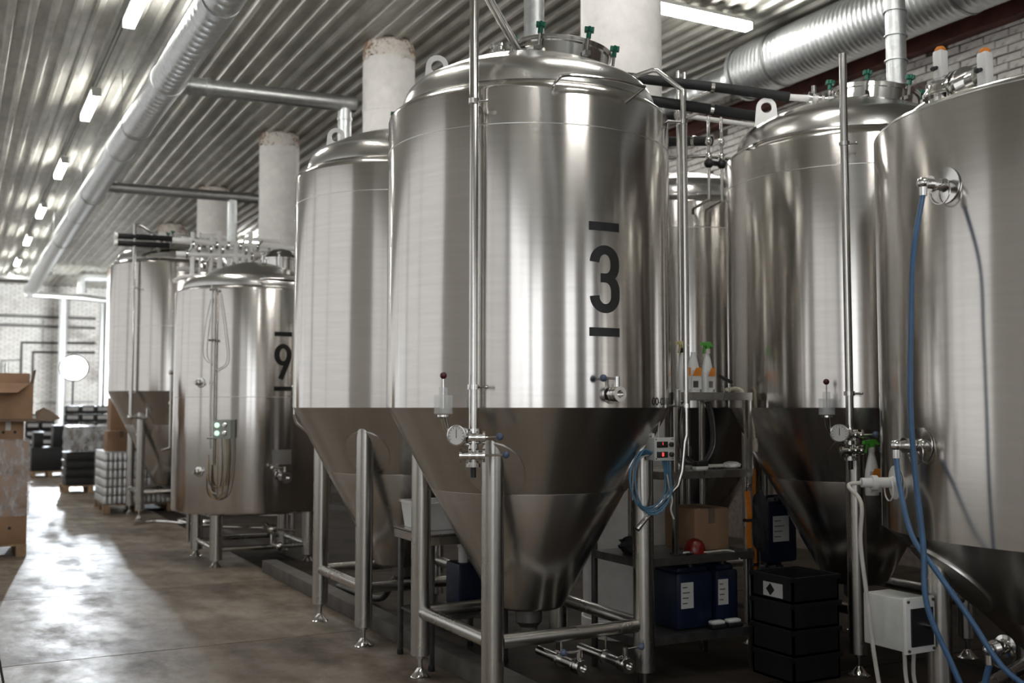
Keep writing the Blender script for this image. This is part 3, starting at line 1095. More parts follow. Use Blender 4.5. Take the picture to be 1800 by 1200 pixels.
# conduit, controls, temperature cables
mb = MB()
for (deg, z0, z1) in ((-133.5, 1.15, 2.73), (-131, 1.0, 2.70)):
    a = side((0, 0), deg, .825, z0); b = side((0, 0), deg, .825, z1)
    mb.cyl(a, b, .011, 8)
for z in (1.26, 2.2, 2.69):
    a = side((0, 0), -135, .83, z); b = side((0, 0), -129, .83, z)
    mb.cyl(a, b, .012, 8)
mb.build('cable_conduit', 'pipe', T9)
for w, (d0, d1, zt, zb_) in enumerate(((-133, -131, 2.69, 1.95), (-128, -130, 2.66, 1.9))):
    pts = [side((0, 0), d0, .82, zt), side((0, 0), d0 - (5 if w == 0 else -4), .83, zt - .35), side((0, 0), d0 - (6 if w == 0 else -6), .83, zb_ + .1), side((0, 0), d1, .83, zb_)]
    MB().tube(smoothpath(pts, 6), .004, 6).build('cable', 'greyhose', T9, label='thin grey cable loop')
bx = side((0, 0), -121.5, .9, 1.345)
q = math.radians(-121.5)
ev = Vector((math.cos(q), math.sin(q), 0)); es = Vector((-math.sin(q), math.cos(q), 0))


def obox(mb, c, ex, ey, hx, hy, hz):
    """box with half sizes hx along ex, hy along ey, hz up"""
    c = Vector(c)
    vs = [c + ex * (sx * hx) + ey * (sy * hy) + Vector((0, 0, sz * hz)) for sz in (-1, 1) for sy in (-1, 1) for sx in (-1, 1)]
    return mb.add(vs, [(0, 2, 3, 1), (4, 5, 7, 6), (0, 1, 5, 4), (2, 6, 7, 3), (0, 4, 6, 2), (1, 3, 7, 5)])


fx = Vector((0.84, -0.54, 0)); fy = Vector((-0.54, -0.84, 0))
mb = obox(MB(), bx, fx, fy, .085, .06, .088)
ub = mb.build('control_unit', 'greengrey', T9, label='grey green control box with four round lamps')
for i in (-1, 1):
    for j in (-1, 1):
        cc = bx + fx * (.036 * i - .01) + fy * .061 + Vector((0, 0, .038 * j))
        MB().lathe([(.024, -.004), (.024, .006), (.018, .012), (.0001, .013)], 18, cc, fy, True, False).build('lamp', 'greenled' if i < 0 else 'chrome', ub)
cols = ['brass', 'greyhose', 'black', 'brass', 'greyhose', 'brass', 'black']
for i in range(7):
    x = -.06 + .02 * i
    top_ = bx + fx * x + fy * .0 + Vector((0, 0, -.085))
    lowz = .70 + .05 * (i % 3)
    p1 = top_ + Vector((0, 0, -.25)) + fx * random.uniform(-.01, .01)
    p2 = side((0, 0), -127 + 1.0 * i, .84, lowz)
    p3 = side((0, 0), -131.5 - .3 * i, .84, lowz + .03)
    p4 = side((0, 0), -133.5, .835, 1.1)
    MB().tube(smoothpath([top_, p1, p2, p3, p4], 7), .0045, 6).build('cable', cols[i], T9, label='thin hanging cable')
for z in (1.79, .93):
    p = side((0, 0), -143, .80, z); nn = Vector((math.cos(math.radians(-143)), math.sin(math.radians(-143)), 0))
    mb = MB().lathe([(.05, 0), (.05, .006), (.028, .01), (.028, .05), (.018, .055), (.018, .085)], 20, p, nn)
    mb.cyl(p + nn * .06, p + nn * .06 + Vector((0, 0, .03)), .01, 8)
    mb.build('probe_port', 'chrome', T9)
p = side((0, 0), -84, .87, .88); nn = Vector((math.cos(math.radians(-84)), math.sin(math.radians(-84)), 0))
MB().lathe([(.07, -.075), (.07, -.065), (.03, -.06), (.03, 0)], 20, p, nn).build('sample_port', 'chrome', T9)
ball_valve(T9, Vector((c9[0], c9[1], 0)) + p + nn * .02, nn, .036, .07, ((0, 0, 1), (-1, -.1, 0)), .13, 'chrome')
p = side((0, 0), -84, .806, 1.07)
mb = MB()
for i in range(6):
    a = math.radians(-84 - 7 + 14 * i / 6); b = math.radians(-84 - 7 + 14 * (i + 1) / 6)
    vs = [(.804 * math.cos(t), .804 * math.sin(t), zz) for zz in (1.0, 1.14) for t in (a, b)]
    mb.add(vs, [(0, 1, 3, 2)])
mb.build('type_plate', 'band', T9, label='small riveted type plate')
mb = MB().tube([(.02, -.5, .40), (.05, -.62, .36), (.05, -.62, .22), (.1, -.7, .2)], .02, 10)
mb.tube([(-.4, -.1, .36), (.0, -.45, .36)], .018, 10)
mb.sphere((.05, -.62, .36), .05, 10)
mb.sphere((.1, -.7, .2), .04, 10)
mb.cyl((.05, -.62, .36), (.28, -.6, .33), .012, 8)
mb.build('bottom_pipework', 'chrome', T9)

# ================================================================== NEAR RIGHT TANK FITTINGS AND HOSES
c0 = (4.8, 3.0)


def hose_fitting(deg, z, m='chrome', L=.13, drop=True, F=.078):
    p = side(c0, deg, 1.07, z); n = Vector((math.cos(math.radians(deg)), math.sin(math.radians(deg)), 0))
    mb = MB().lathe([(F, 0), (F, .006), (.03, .01), (.024, .03), (.024, L * .55), (.034, L * .55), (.034, L * .7), (.022, L * .7), (.022, L)], 24, p, n)
    e = p + n * L
    if drop:
        mb.sphere(e, .026, 12)
        mb.cyl(e, e + Vector((0, 0, -.055)), .018, 12)
    mb.ring(p + n * .03 - Vector((0, 0, .03)), p + n * .036 - Vector((0, 0, .03)), .055, .051, 24)
    mb.build('hose_fitting', m, T0, world=True)
    return e


e1 = hose_fitting(176, 2.50)
e2 = hose_fitting(166, 1.385)
e3 = hose_fitting(153, 1.205, 'white', .16, False)
e4 = hose_fitting(-172, .60, 'chrome', .12, True, .045)
h1 = MB().tube(smoothpath([e1 + Vector((0, 0, -.05)), (3.50, 3.05, 2.2), (3.475, 3.05, 1.9), (3.46, 3.05, 1.55), (3.47, 3.04, 1.25), (3.48, 3.02, 1.0), (3.47, 3.0, .76), (3.53, 2.93, .52), (3.60, 2.85, .25), (3.66, 2.8, .012), (3.75, 2.74, .012)], 6), .0115, 10)
tag(h1.build('hose', 'bluehose'), 'long blue hose hanging from the upper fitting of the nearest tank', 'hose', 'blue hoses')
h2 = MB().tube(smoothpath([e2 + Vector((0, 0, -.05)), (3.58, 3.22, 1.2), (3.53, 3.12, 1.02), (3.52, 3.0, .9), (3.57, 2.88, .72), (3.62, 2.78, .55), (3.70, 2.66, .42), (3.64, 2.72, .30), (3.58, 2.86, .1), (3.60, 2.9, .012), (3.7, 2.9, .012)], 6), .0115, 10)
tag(h2.build('hose', 'bluehose'), 'blue hose sagging from the middle fitting of the nearest tank', 'hose', 'blue hoses')
h3 = MB().tube(smoothpath([e4 + Vector((0, 0, -.05)), (3.62, 2.86, .45), (3.60, 2.86, .3), (3.63, 2.85, .12)], 6), .0125, 10)
tag(h3.build('hose', 'bluehose'), 'short blue hose on the lowest elbow of the nearest tank', 'hose', 'blue hoses')
h4 = MB().tube(smoothpath([e3, e3 + Vector((-.05, .03, -.015)), (3.62, 3.48, 1.12), (3.60, 3.47, .95), (3.61, 3.45, .72), (3.63, 3.44, .5), (3.66, 3.42, .25), (3.70, 3.4, .010), (3.85, 3.3, .010)], 6), .0095, 10)
tag(h4.build('cable', 'greyhose'), 'pale grey cable falling from the white fitting past the junction box', 'cable')
# junction box on the leg
jb = thing('junction_box', (3.80, 3.46, .47), 'white junction box with dark window on the nearest tank leg', 'box')
MB().box(3.722, 3.892, 3.342, 3.58, .475, .705, .008).build('housing', 'greybox', jb, world=True)
mb = MB()
mb.box(3.715, 3.899, 3.328, 3.346, .468, .712, .004)
mb.build('cover', 'white', jb, world=True)
MB().box(3.745, 3.88, 3.320, 3.330, .50, .665).build('window_pane', 'black', jb, world=True, label='dark display window')
MB().cyl((3.83, 3.325, .59), (3.83, 3.285, .59), .012, 12).build('knob', 'chrome', jb, world=True)
mb = MB()
for x in (3.73, 3.885):
    for z in (.483, .697):
        mb.cyl((x, 3.329, z), (x, 3.322, z), .007, 8)
mb.build('screw', 'darksteel', jb, world=True)
MB().box(3.89, 3.935, 3.36, 3.41, .55, .62).build('bracket', 'chrome', jb, world=True)
mb = MB()
mb.tube(smoothpath([(3.78, 3.4, .475), (3.78, 3.38, .3), (3.82, 3.3, .1), (3.85, 3.25, .01)], 6), .009, 8)
mb.tube(smoothpath([(3.84, 3.4, .475), (3.85, 3.4, .3), (3.9, 3.3, .1), (3.95, 3.2, .01)], 6), .009, 8)
mb.build('cable', 'greyhose', jb, world=True)
# pneumatic valve on top of the nearest tank
vt = thing('pneumatic_valve', (4.22, 3.45, 2.95), 'stainless valve block with two white orange-tipped actuators', 'valve')
mb = MB()
mb.lathe([(.09, -.1), (.09, .12), (.115, .12), (.115, .14), (.10, .16), (.10, .19), (.06, .22), (.0001, .225)], 32, (4.28, 3.50, 2.95))
mb.tube([(4.28, 3.5, 3.08), (4.40, 3.72, 3.09), (4.5, 3.9, 3.09)], .045, 16)
mb.tube([(4.28, 3.5, 3.10), (4.21, 3.26, 3.10)], .05, 16)
for s in (.25, .42, .6):
    p = Vector((4.28, 3.5, 3.10)).lerp(Vector((4.21, 3.26, 3.10)), s); d = Vector((-.07, -.24, 0)).normalized()
    mb.ring(p - d * .009, p + d * .009, .078, .03, 24)
mb.build('valve_body', 'chrome', vt, world=True)
for (x, y, z, h) in ((4.235, 3.50, 3.10, .2), (4.17, 3.20, 3.0, .19)):
    mb = MB().box(x - .028, x + .028, y - .028, y + .028, z, z + h, .012)
    ao = mb.build('actuator', 'white', vt, world=True)
    MB().lathe([(.026, 0), (.026, .01), (.018, .022), (.0001, .025)], 18, (x, y, z + h - .004), cap1=False).build('cap', 'orange', ao, world=True, label='orange cap')
    mb = MB().cyl((x - .028, y, z + h * .55), (x - .055, y, z + h * .5), .01, 10)
    mb.sphere((x - .055, y, z + h * .5), .013, 8)
    mb.build('air_nipple', 'black', ao, world=True)
MB().cyl((4.21, 3.26, 3.10), (4.17, 3.20, 3.07), .018, 12).build('arm', 'chrome', vt, world=True)

# ================================================================== DUCTS AND PIPES
def duct(name, pts, r, label, m='galv', rib=0.0, rib_step=.12, collars=(), cat='duct', group=None, n=28):
    t = thing(name, pts[0], label, cat, group)
    mb = MB()
    P = [Vector(p) for p in pts]
    if rib:
        path = []; rad = []
        for i in range(len(P) - 1):
            L = (P[i + 1] - P[i]).length; k = max(1, int(L / rib_step))
            for j in range(k):
                for f, rr in ((0, r), (.55, r), (.7, r + rib), (.85, r + rib)):
                    path.append(P[i].lerp(P[i + 1], (j + f) / k)); rad.append(rr)
        path.append(P[-1]); rad.append(r)
        mb.tube(path, rad, n)
    else:
        mb.tube(P, r, n)
    mb.build('duct_body', m, t, world=True, angle=50)
    for (p, d, l) in collars:
        p = Vector(p); d = Vector(d).normalized()
        MB().ring(p - d * l / 2, p + d * l / 2, r + .012, r - .002, n).build('collar', 'galvdark' if m == 'galvdark' else m, t, world=True)
    return t


mdz = 4.95
D1 = duct('ventilation_duct', [(1.87, -2, mdz), (1.87, 11.3, mdz), (1.845, 14.5, mdz), (1.85, 20, mdz + .03), (1.84, 33.0, mdz - .05)], .172,
          'long round galvanised duct hanging over the aisle', rib=.003, rib_step=.14,
          collars=[((1.87, 11.2, mdz), (0, 1, 0), .12), ((1.845, 14.5, mdz), (0, 1, 0), .1), ((1.86, 8.7, mdz), (0, 1, 0), .08), ((1.85, 20, mdz + .03), (0, 1, 0), .1)])
for y in (3.0, 8.2, 13.2, 17.8, 23, 28):
    mb = MB()
    for s in (-1, 1):
        mb.cyl((1.86 + s * .178, y, mdz), (1.86 + s * .178, y, CEIL + .01), .005, 6)
    mb.ring((1.86, y - .015, mdz), (1.86, y + .015, mdz), .186, .17, 28)
    mb.build('hanger', 'galvdark', D1, world=True)
D2 = duct('branch_duct', [(1.97, 11.3, 4.95), (3.95, 11.3, 5.0)], .093, 'thin galvanised branch duct crossing from the aisle duct to the second column', 'galvdark',
          collars=[((2.3, 11.3, 4.958), (1, 0, 0), .05), ((2.12, 11.3, 4.954), (1, 0, 0), .05)])
MB().cyl((3.83, 11.3, 4.93), (3.83, 11.3, 3.2), .075, 22).build('down_pipe', 'galv', D2, world=True)
MB().ring((3.83, 11.3, 4.80), (3.83, 11.3, 4.83), .084, .07, 22).build('collar', 'galv', D2, world=True)
D3 = duct('branch_duct', [(1.97, 17.15, 4.95), (3.9, 17.15, 4.98), (4.45, 17.15, 4.98)], .08, 'thin galvanised branch duct crossing in front of the third column', 'galvdark',
          collars=[((2.15, 17.15, 4.955), (1, 0, 0), .05), ((4.15, 17.15, 4.98), (1, 0, 0), .1)])
MB().cyl((3.92, 17.15, 4.92), (3.92, 17.15, 3.4), .075, 22).build('down_pipe', 'galv', D3, world=True)
D3.children[0]
D4 = duct('exhaust_pipe', [(3.02, 5.42, 3.6), (3.02, 5.42, CEIL - .02)], .061, 'vertical galvanised exhaust pipe above tank 3', collars=[((3.02, 5.42, 4.05), (0, 0, 1), .012), ((3.02, 5.42, 3.75), (0, 0, 1), .012), ((3.02, 5.42, 4.4), (0, 0, 1), .012)], group='vertical exhaust pipes', cat='pipe')
D5 = duct('exhaust_pipe', [(5.58, 4.97, 3.50), (5.58, 4.97, CEIL - .02)], .066, 'vertical galvanised exhaust pipe above the tank right of tank 3', group='vertical exhaust pipes', cat='pipe',
          collars=[((5.58, 4.97, 3.72 + .17 * i), (0.08, 0, 1), .008) for i in range(9)])
D6 = duct('large_spiral_duct', [(7.62, 8.85, 5.23), (7.62, 6.2, 5.23), (7.62, 1.0, 5.23)], .29, 'large ribbed spiral duct high along the brick wall', rib=.005, rib_step=.06, n=40)
MB().lathe([(.305, -.02), (.305, .03), (.2, .10), (.15, .28)], 36, (7.62, 8.85, 5.23), (0, 1, 0), False, False).build('reducer', 'galv', D6, world=True)
for y in (3.5, 6.0, 8.3):
    MB().ring((7.62, y - .012, 5.23), (7.62, y + .012, 5.23), .305, .29, 36).build('band', 'galvdark', D6, world=True)
D7 = duct('slim_spiral_duct', [(7.62, 9.1, 5.23), (7.62, 14, 5.23), (7.62, 22, 5.23)], .15, 'slimmer duct continuing behind the large spiral duct', rib=.006, rib_step=.16)

# branch ducts by the far wall
duct('far_duct', [(1.75, 34, 4.88), (3.3, 34, 4.86), (4.1, 34, 4.8)], .09, 'long horizontal grey duct near the far wall', 'galvdark', collars=[((2.2, 34, 4.875), (1, 0, 0), .06)], group='ducts at the far wall')
duct('far_duct', [(2.82, 34, 4.80), (2.82, 34, 0)], .12, 'vertical pale duct dropping down the far wall beside the floodlight', group='ducts at the far wall')
duct('far_duct', [(3.27, 33.6, 4.95), (3.27, 33.6, 5.25), (3.30, 33.6, 5.36), (3.40, 33.6, 5.42), (4.5, 33.6, 5.45)], .13, 'bent pale duct with elbow high by the far wall', group='ducts at the far wall')
duct('far_duct', [(-.6, 31, 4.95), (1.75, 31, 4.98)], .09, 'horizontal grey pipe ending at the aisle duct', 'galvdark', group='ducts at the far wall')
duct('far_duct', [(3.95, 34.2, 4.75), (3.95, 34.2, 0)], .09, 'vertical grey duct near the far column', 'galvdark', group='ducts at the far wall')
# heating pipes on the far wall
for (pts, lab) in (([(-1, 38.35, 4.57), (4.2, 38.35, 4.58)], 'upper dark heating pipe along the far wall'),
                   ([(-1, 38.35, 4.27), (4.2, 38.35, 4.26)], 'lower dark heating pipe along the far wall'),
                   ([(1.93, 38.35, 2.2), (1.93, 38.35, 3.70), (4.2, 38.35, 3.74)], 'outer bent dark pipe framing the far wall'),
                   ([(2.28, 38.35, 2.0), (2.28, 38.35, 3.39), (4.2, 38.35, 3.42)], 'inner bent dark pipe framing the far wall'),
                   ([(1.5, 38.35, 3.0), (1.5, 38.35, 2.2)], 'short vertical pale pipe on the far wall'),
                   ([(1.35, 38.35, 0), (1.35, 38.35, 3.1), (1.9, 38.35, 3.12)], 'thin bent pale conduit low on the far wall beside the box stack'),
                   ([(2.55, 38.35, 4.6), (2.55, 38.35, 3.5)], 'thin vertical conduit between the dark pipes of the far wall'),
                   ([(3.35, 38.35, 5.2), (3.35, 38.35, 3.8)], 'thin vertical conduit right of the far wall duct'),
                   ([(1.0, 38.35, 1.7), (4.2, 38.35, 1.75)], 'thin low horizontal conduit on the far wall')):
    o = MB().tube(pts, .045 if 'thin' not in lab else .028, 10).build('heating_pipe', 'galvdark' if 'pale' in lab or 'thin' in lab else 'darksteel')
    tag(o, lab, 'pipe', 'pipes on the far wall')

# ---- insulated pipes between tank tops
def ins_pipe(pts, r, label, m='insul', joints=(), group='black insulated pipes'):
    t = thing('insulated_pipe', pts[0], label, 'pipe', group)
    MB().tube(pts, r, 16).build('foam_sleeve', m, t, world=True)
    P0, P1 = Vector(pts[0]), Vector(pts[-1])
    d = (P1 - P0).normalized()
    for f in joints:
        p = P0.lerp(P1, f)
        MB().ring(p - d * .012, p + d * .012, r + .004, r * .5, 16).build('joint_ring', 'chrome', t, world=True)
    return t


pa = ins_pipe([(3.90, 5.73, 3.745), (4.44, 5.43, 3.67), (4.83, 5.20, 3.60)], .033, 'upper black insulated pipe from tank 3 to the right tank', joints=(.53,))
mb = MB().tube([(4.83, 5.20, 3.60), (5.10, 5.04, 3.575)], .022, 14)
mb.build('bare_end', 'whitepipe', pa, world=True, label='bare white pipe end')
mb = MB()
for f in (.35, .5, .6, .75):
    p = Vector((4.83, 5.2, 3.6)).lerp(Vector((5.16, 5.0, 3.56)), f); d = Vector((.33, -.2, -.04)).normalized()
    mb.ring(p - d * .01, p + d * .01, .045, .02, 16)
p = Vector((4.83, 5.2, 3.6)).lerp(Vector((5.16, 5.0, 3.56)), .42)
mb.cyl(p, p + Vector((0, 0, .09)), .016, 10)
mb.build('pipe_union', 'chrome', pa, world=True)
pb = ins_pipe([(3.92, 5.76, 3.62), (4.44, 5.56, 3.56), (4.90, 5.38, 3.50)], .036, 'lower black insulated pipe from tank 3 to the right tank', joints=(.55,))
pc = ins_pipe([(4.47, 6.55, 3.72), (4.55, 6.0, 3.64)], .036, 'short black insulated pipe end above the dark tank, upper', joints=(.96,))
MB().tube([(4.55, 6.0, 3.64), (5.3, 5.9, 3.62)], .018, 12).build('bare_end', 'whitepipe', pc, world=True)
pd = ins_pipe([(4.47, 6.55, 3.56), (4.78, 5.95, 3.47)], .036, 'short black insulated pipe above the dark tank, lower', joints=(.8,))
# twin support posts and their two small valves
tp = thing('pipe_stand', (4.66, 5.66, 3.0), 'twin slim steel posts carrying the black pipes', 'stand')
mb = MB()
# posts rise from the floor between the right tank and the dark tank
MB().tube([(4.42, 5.86, 0), (4.42, 5.86, 3.9)], .016, 12).build('post', 'pipe', tp, world=True)
MB().tube([(4.475, 5.86, 0), (4.475, 5.86, 3.9)], .016, 12).build('post', 'pipe', tp, world=True)
MB().cyl((4.40, 5.86, 3.3), (4.50, 5.86, 3.3), .012, 10).build('tie_bar', 'pipe', tp, world=True)
MB().box(4.36, 4.54, 5.80, 5.92, 0, .012).build('base_plate', 'pipe', tp, world=True)
MB().cyl((4.44, 5.86, 3.67), (4.44, 5.46, 3.67), .012, 10).build('bracket', 'pipe', tp, world=True)
MB().cyl((4.44, 5.86, 3.56), (4.44, 5.58, 3.56), .012, 10).build('bracket', 'pipe', tp, world=True)
for (x, y, lab) in ((4.69, 5.87, 'slim vertical valve pipe over the dark tank, nearer tank 3'), (4.79, 5.85, 'slim vertical valve pipe over the dark tank, nearer the right tank')):
    t = thing('valve_pipe', (x, y, 3.0), lab, 'pipe', 'slim valve pipes')
    MB().cyl((x, y, 3.02), (x, y, 3.62), .011, 10).build('riser', 'pipe', t, world=True)
    mb = MB()
    for z in (3.33, 3.44):
        mb.lathe([(.012, -.03), (.024, -.015), (.024, .015), (.012, .03)], 14, (x, y, z))
    mb.build('valve_body', 'chrome', t, world=True)
    mb = MB().sphere((x, y, 3.28), .035, 12)
    mb.box(x - .015, x + .08, y - .012, y + .012, 3.27, 3.30)
    mb.build('valve_handle', 'black', t, world=True)
    MB().tube([(x, y, 3.02), (x + .05, y + .25, 3.0), (x + .06, y + .27, 2.97)], .011, 8).build('bend', 'pipe', t, world=True)
o = MB().tube([(4.47, 6.2, 3.36), (4.70, 5.90, 3.34), (5.0, 5.86, 3.33)], .013, 10).build('cross_pipe', 'pipe')
tag(o, 'thin horizontal steel pipe joining the two valve pipes', 'pipe')

# ---- black pipes over tank F
for (z, lab, x1) in ((3.90, 'upper black pipe over the farthest conical tank', 2.75), (3.80, 'lower black pipe over the farthest conical tank', 2.6)):
    t = thing('insulated_pipe', (1.9, 15.15, z + .06), lab, 'pipe', 'black pipes over the far tank')
    zz = z + .005
    MB().cyl((1.9, 15.22, zz), (x1, 15.14, zz), .04, 14).build('foam_sleeve', 'insul', t, world=True)
    for x in (1.9, 2.45):
        MB().ring((x - .02, 15.22 - .06 * (x - 1.9), zz), (x + .02, 15.22 - .06 * (x - 1.9), zz), .05, .02, 14).build('joint_ring', 'whitepipe', t, world=True)

# ---- white pipe manifold behind tank 9
mt = thing('pipe_manifold', (2.9, 12.45, 3.1), 'white pipe manifold of rails and risers behind tank 9', 'pipework')
def mz(y): return 0
rails = [((2.20, 12.62, 3.50), (3.62, 12.30, 3.45), .036), ((2.24, 12.6, 3.335), (3.12, 12.42, 3.35), .036), ((3.1, 12.42, 3.43), (3.7, 12.3, 3.40), .03), ((2.45, 12.9, 3.42), (3.3, 12.8, 3.42), .05), ((2.3, 12.9, 3.20), (3.2, 12.8, 3.22), .03),
         ((2.5, 12.56, 3.56), (2.8, 12.5, 3.56), .03), ((3.0, 12.45, 3.55), (3.45, 12.35, 3.53), .022)]
for a, b, r in rails:
    MB().cyl(a, b, r, 14).build('rail_pipe', 'whitepipe', mt, world=True)
for (x, z0, z1, r) in ((2.42, 2.2, 3.60, .028), (2.50, 2.2, 3.60, .012), (2.62, 2.2, 3.56, .026), (2.72, 3.05, 3.62, .03), (2.90, 3.1, 3.5, .036), (2.98, 3.1, 3.46, .022), (3.06, 3.2, 3.64, .028), (3.2, 3.1, 3.5, .02), (3.42, 3.35, 3.6, .022)):
    y = 12.57 - .22 * (x - 2.4)
    MB().cyl((x, y, z0), (x, y, z1), r, 12).build('riser', 'whitepipe', mt, world=True)
for i in range(16):
    mb = MB()
    x = 2.35 + .065 * i; y = 12.55 - .22 * (x - 2.4)
    zz = random.choice((3.34, 3.45, 3.40, 3.22))
    mb.ring((x - .012, y - .01, zz), (x + .012, y - .01, zz), .05, .02, 12)
    if i % 3 == 0: mb.cyl((x, y - .02, zz), (x + .05, y - .06, zz + .08), .012, 8)
    mb.build('valve_fitting', 'chrome', mt, world=True)
MB().tube(smoothpath([(2.12, 12.0, 2.95), (2.25, 12.2, 3.02), (2.5, 12.3, 3.06), (3.0, 12.3, 3.1), (3.2, 12.35, 3.3)], 4), .025, 10).build('bend', 'whitepipe', mt, world=True)
mb = MB()
for x in (2.44, 3.6):
    y = 12.57 - .22 * (x - 2.4)
    mb.cyl((x, y + .06, 0), (x, y + .06, 3.6), .025, 10)
mb.build('stand', 'pipe', mt, world=True)

# ================================================================== CEILING LIGHTS
def tube_light(loc, along, label):
    t = thing('fluorescent_light', loc, label, 'light', 'fluorescent ceiling lights')
    L = .63
    def B(a0, a1, b0, b1, z0, z1, ch=0):
        return MB().box(a0, a1, b0, b1, z0, z1, ch) if along == 'x' else MB().box(b0, b1, a0, a1, z0, z1, ch)
    B(-L - .02, L + .02, -.06, .06, .045, .085).build('housing', 'greybox', t)
    B(-L, L, -.055, .055, -.025, .045, .012).build('diffuser', 'tube', t)
    for s in (-1, 1):
        B(s * (L + .012) - .014, s * (L + .012) + .014, -.058, .058, -.026, .05, .004).build('end_cap', 'greybox', t)
    m = MB()
    for s in (-.4, .4):
        q = (s, 0) if along == 'x' else (0, s)
        m.cyl((q[0], q[1], .085), (q[0], q[1], CEIL - loc[2] + .01), .008, 6)
    m.build('hanger', 'galvdark', t)


lamp_lab = ['nearest fluorescent light above the aisle, cut by the top edge', 'second fluorescent light along the aisle ceiling', 'third fluorescent light along the aisle ceiling',
            'fourth fluorescent light along the aisle ceiling', 'fifth fluorescent light along the aisle ceiling', 'sixth fluorescent light, small, near the aisle end', 'farthest fluorescent light above the aisle, partly behind a pipe']
for i, y in enumerate((10.45, 14.38, 18.45, 22.65, 26.7, 30.85, 34.4)):
    tube_light((1.46 - .012 * i, y, 5.42), 'y', lamp_lab[i])
tube_light((1.5, 6.3, 5.42), 'y', 'fluorescent light over the aisle just above the picture')
tube_light((1.5, 2.2, 5.42), 'y', 'fluorescent light over the aisle above the viewer')
tube_light((6.5, 8.25, 5.45), 'x', 'fluorescent light set crosswise right of the big column')
for i, y in enumerate((12.4, 16.6, 20.8, 25.0, 33.0)):  # hidden tubes added as fill for the columns and tank tops
    tube_light((6.5, y, 5.45), 'x', 'added crosswise fill light hidden over the rear tank row, ' + ('second', 'third', 'fourth', 'fifth', 'farthest')[i])
for i, y in enumerate((0.8, 4.4, 8.0)):
    tube_light((3.6, y, 5.45), 'x', 'crosswise fluorescent light over the front tank row, ' + ('nearest the viewer', 'over tank 3', 'over the second tank')[i])
cb = MB()
for dx in (-.02, .02):
    cb.tube([(1.46 + dx, -1, 5.548), (1.40 + dx, 34, 5.548)], .007, 6)
tag(cb.build('light_cable', 'black'), 'pair of dark cables feeding the aisle lights', 'cable')

# ================================================================== FLOODLIGHT
fx_, fy_, fz_ = 2.78, 30.0, 2.60
ft = thing('floodlight', (fx_, fy_, 0), 'dazzling round floodlight at the far end of the aisle', 'lamp')
fd = Vector((-.07, -1, -.36)).normalized()
fc = Vector((fx_, fy_, fz_))
MB().lathe([(.12, .32), (.2, .22), (.36, .02), (.37, -.02), (.33, -.02)], 32, fc, -fd, True, False).build('reflector_housing', 'black', ft, world=True)
MB().lathe([(.345, 0), (.2, .03), (.0001, .04)], 32, fc + fd * .005, fd, False, False).build('lens', 'flood', ft, world=True, label='glowing lens')
mb = MB().cyl((fx_, fy_ + .15, .35), (fx_, fy_ + .15, fz_), .022, 12)
for a in (30, 150, 270):
    t = math.radians(a)
    mb.cyl((fx_ + .55 * math.cos(t), fy_ + .15 + .55 * math.sin(t), .02), (fx_, fy_ + .15, .9), .014, 8)
mb.build('stand', 'black', ft, world=True)
sp = bpy.data.lights.new('floodlight_beam', 'SPOT')
sp.energy = FLOOD_W; sp.spot_size = math.radians(54); sp.spot_blend = .25; sp.shadow_soft_size = .07; sp.color = (.84, .92, 1)
so = bpy.data.objects.new('floodlight_beam', sp); COL.objects.link(so)
so.location = fc + fd * .12 - Vector((fx_, fy_, 0)); so.parent = ft
so.rotation_euler = fd.to_track_quat('-Z', 'Y').to_euler()


bk = fc + Vector((0, .75, .1))  # unseen second head, added on the stand to brighten the far wall
MB().lathe([(.1, .25), (.18, .16), (.26, .0), (.24, 0)], 28, bk, (0, -1, 0), True, False).build('wall_fill_head', 'black', ft, world=True)
MB().lathe([(.245, 0), (.0001, .03)], 28, bk, (0, 1, 0), False, False).build('lens', 'flood', ft, world=True, label='glowing lens of the added wall fill head')
MB().cyl((fx_, fy_ + .15, 2.45), bk - Vector((0, .2, .1)), .02, 10).build('bracket', 'black', ft, world=True)
sp2 = bpy.data.lights.new('wall_fill_beam', 'SPOT')
sp2.energy = WALL_FILL_W; sp2.spot_size = math.radians(140); sp2.spot_blend = .7; sp2.shadow_soft_size = .22; sp2.color = (.95, .98, 1)
so2 = bpy.data.objects.new('wall_fill_beam', sp2); COL.objects.link(so2)
so2.location = bk + Vector((0, .12, 0)) - Vector((fx_, fy_, 0)); so2.parent = ft
so2.rotation_euler = Vector((0, 1, 0)).to_track_quat('-Z', 'Y').to_euler()

# ================================================================== PALLETS, BOXES, CANS
def pallet(parent, x0, x1, y0, y1, h=.13):
    w = (x1 - x0)
    for i in range(5):
        yy = y0 + (y1 - y0) * i / 4 * .9
        MB().box(x0, x1, yy, yy + (y1 - y0) * .1, h - .02, h).build('deck_board', 'wood', parent, world=True)
    for i in range(3):
        xx = x0 + (w - .1) * i / 2
        for yy in (y0, (y0 + y1) / 2 - .05, y1 - .1):
            MB().box(xx, xx + .1, yy, yy + .1, .02, h - .02).build('block', 'wood', parent, world=True)
        MB().box(xx, xx + .1, y0, y1, 0, .02).build('runner', 'wood', parent, world=True)


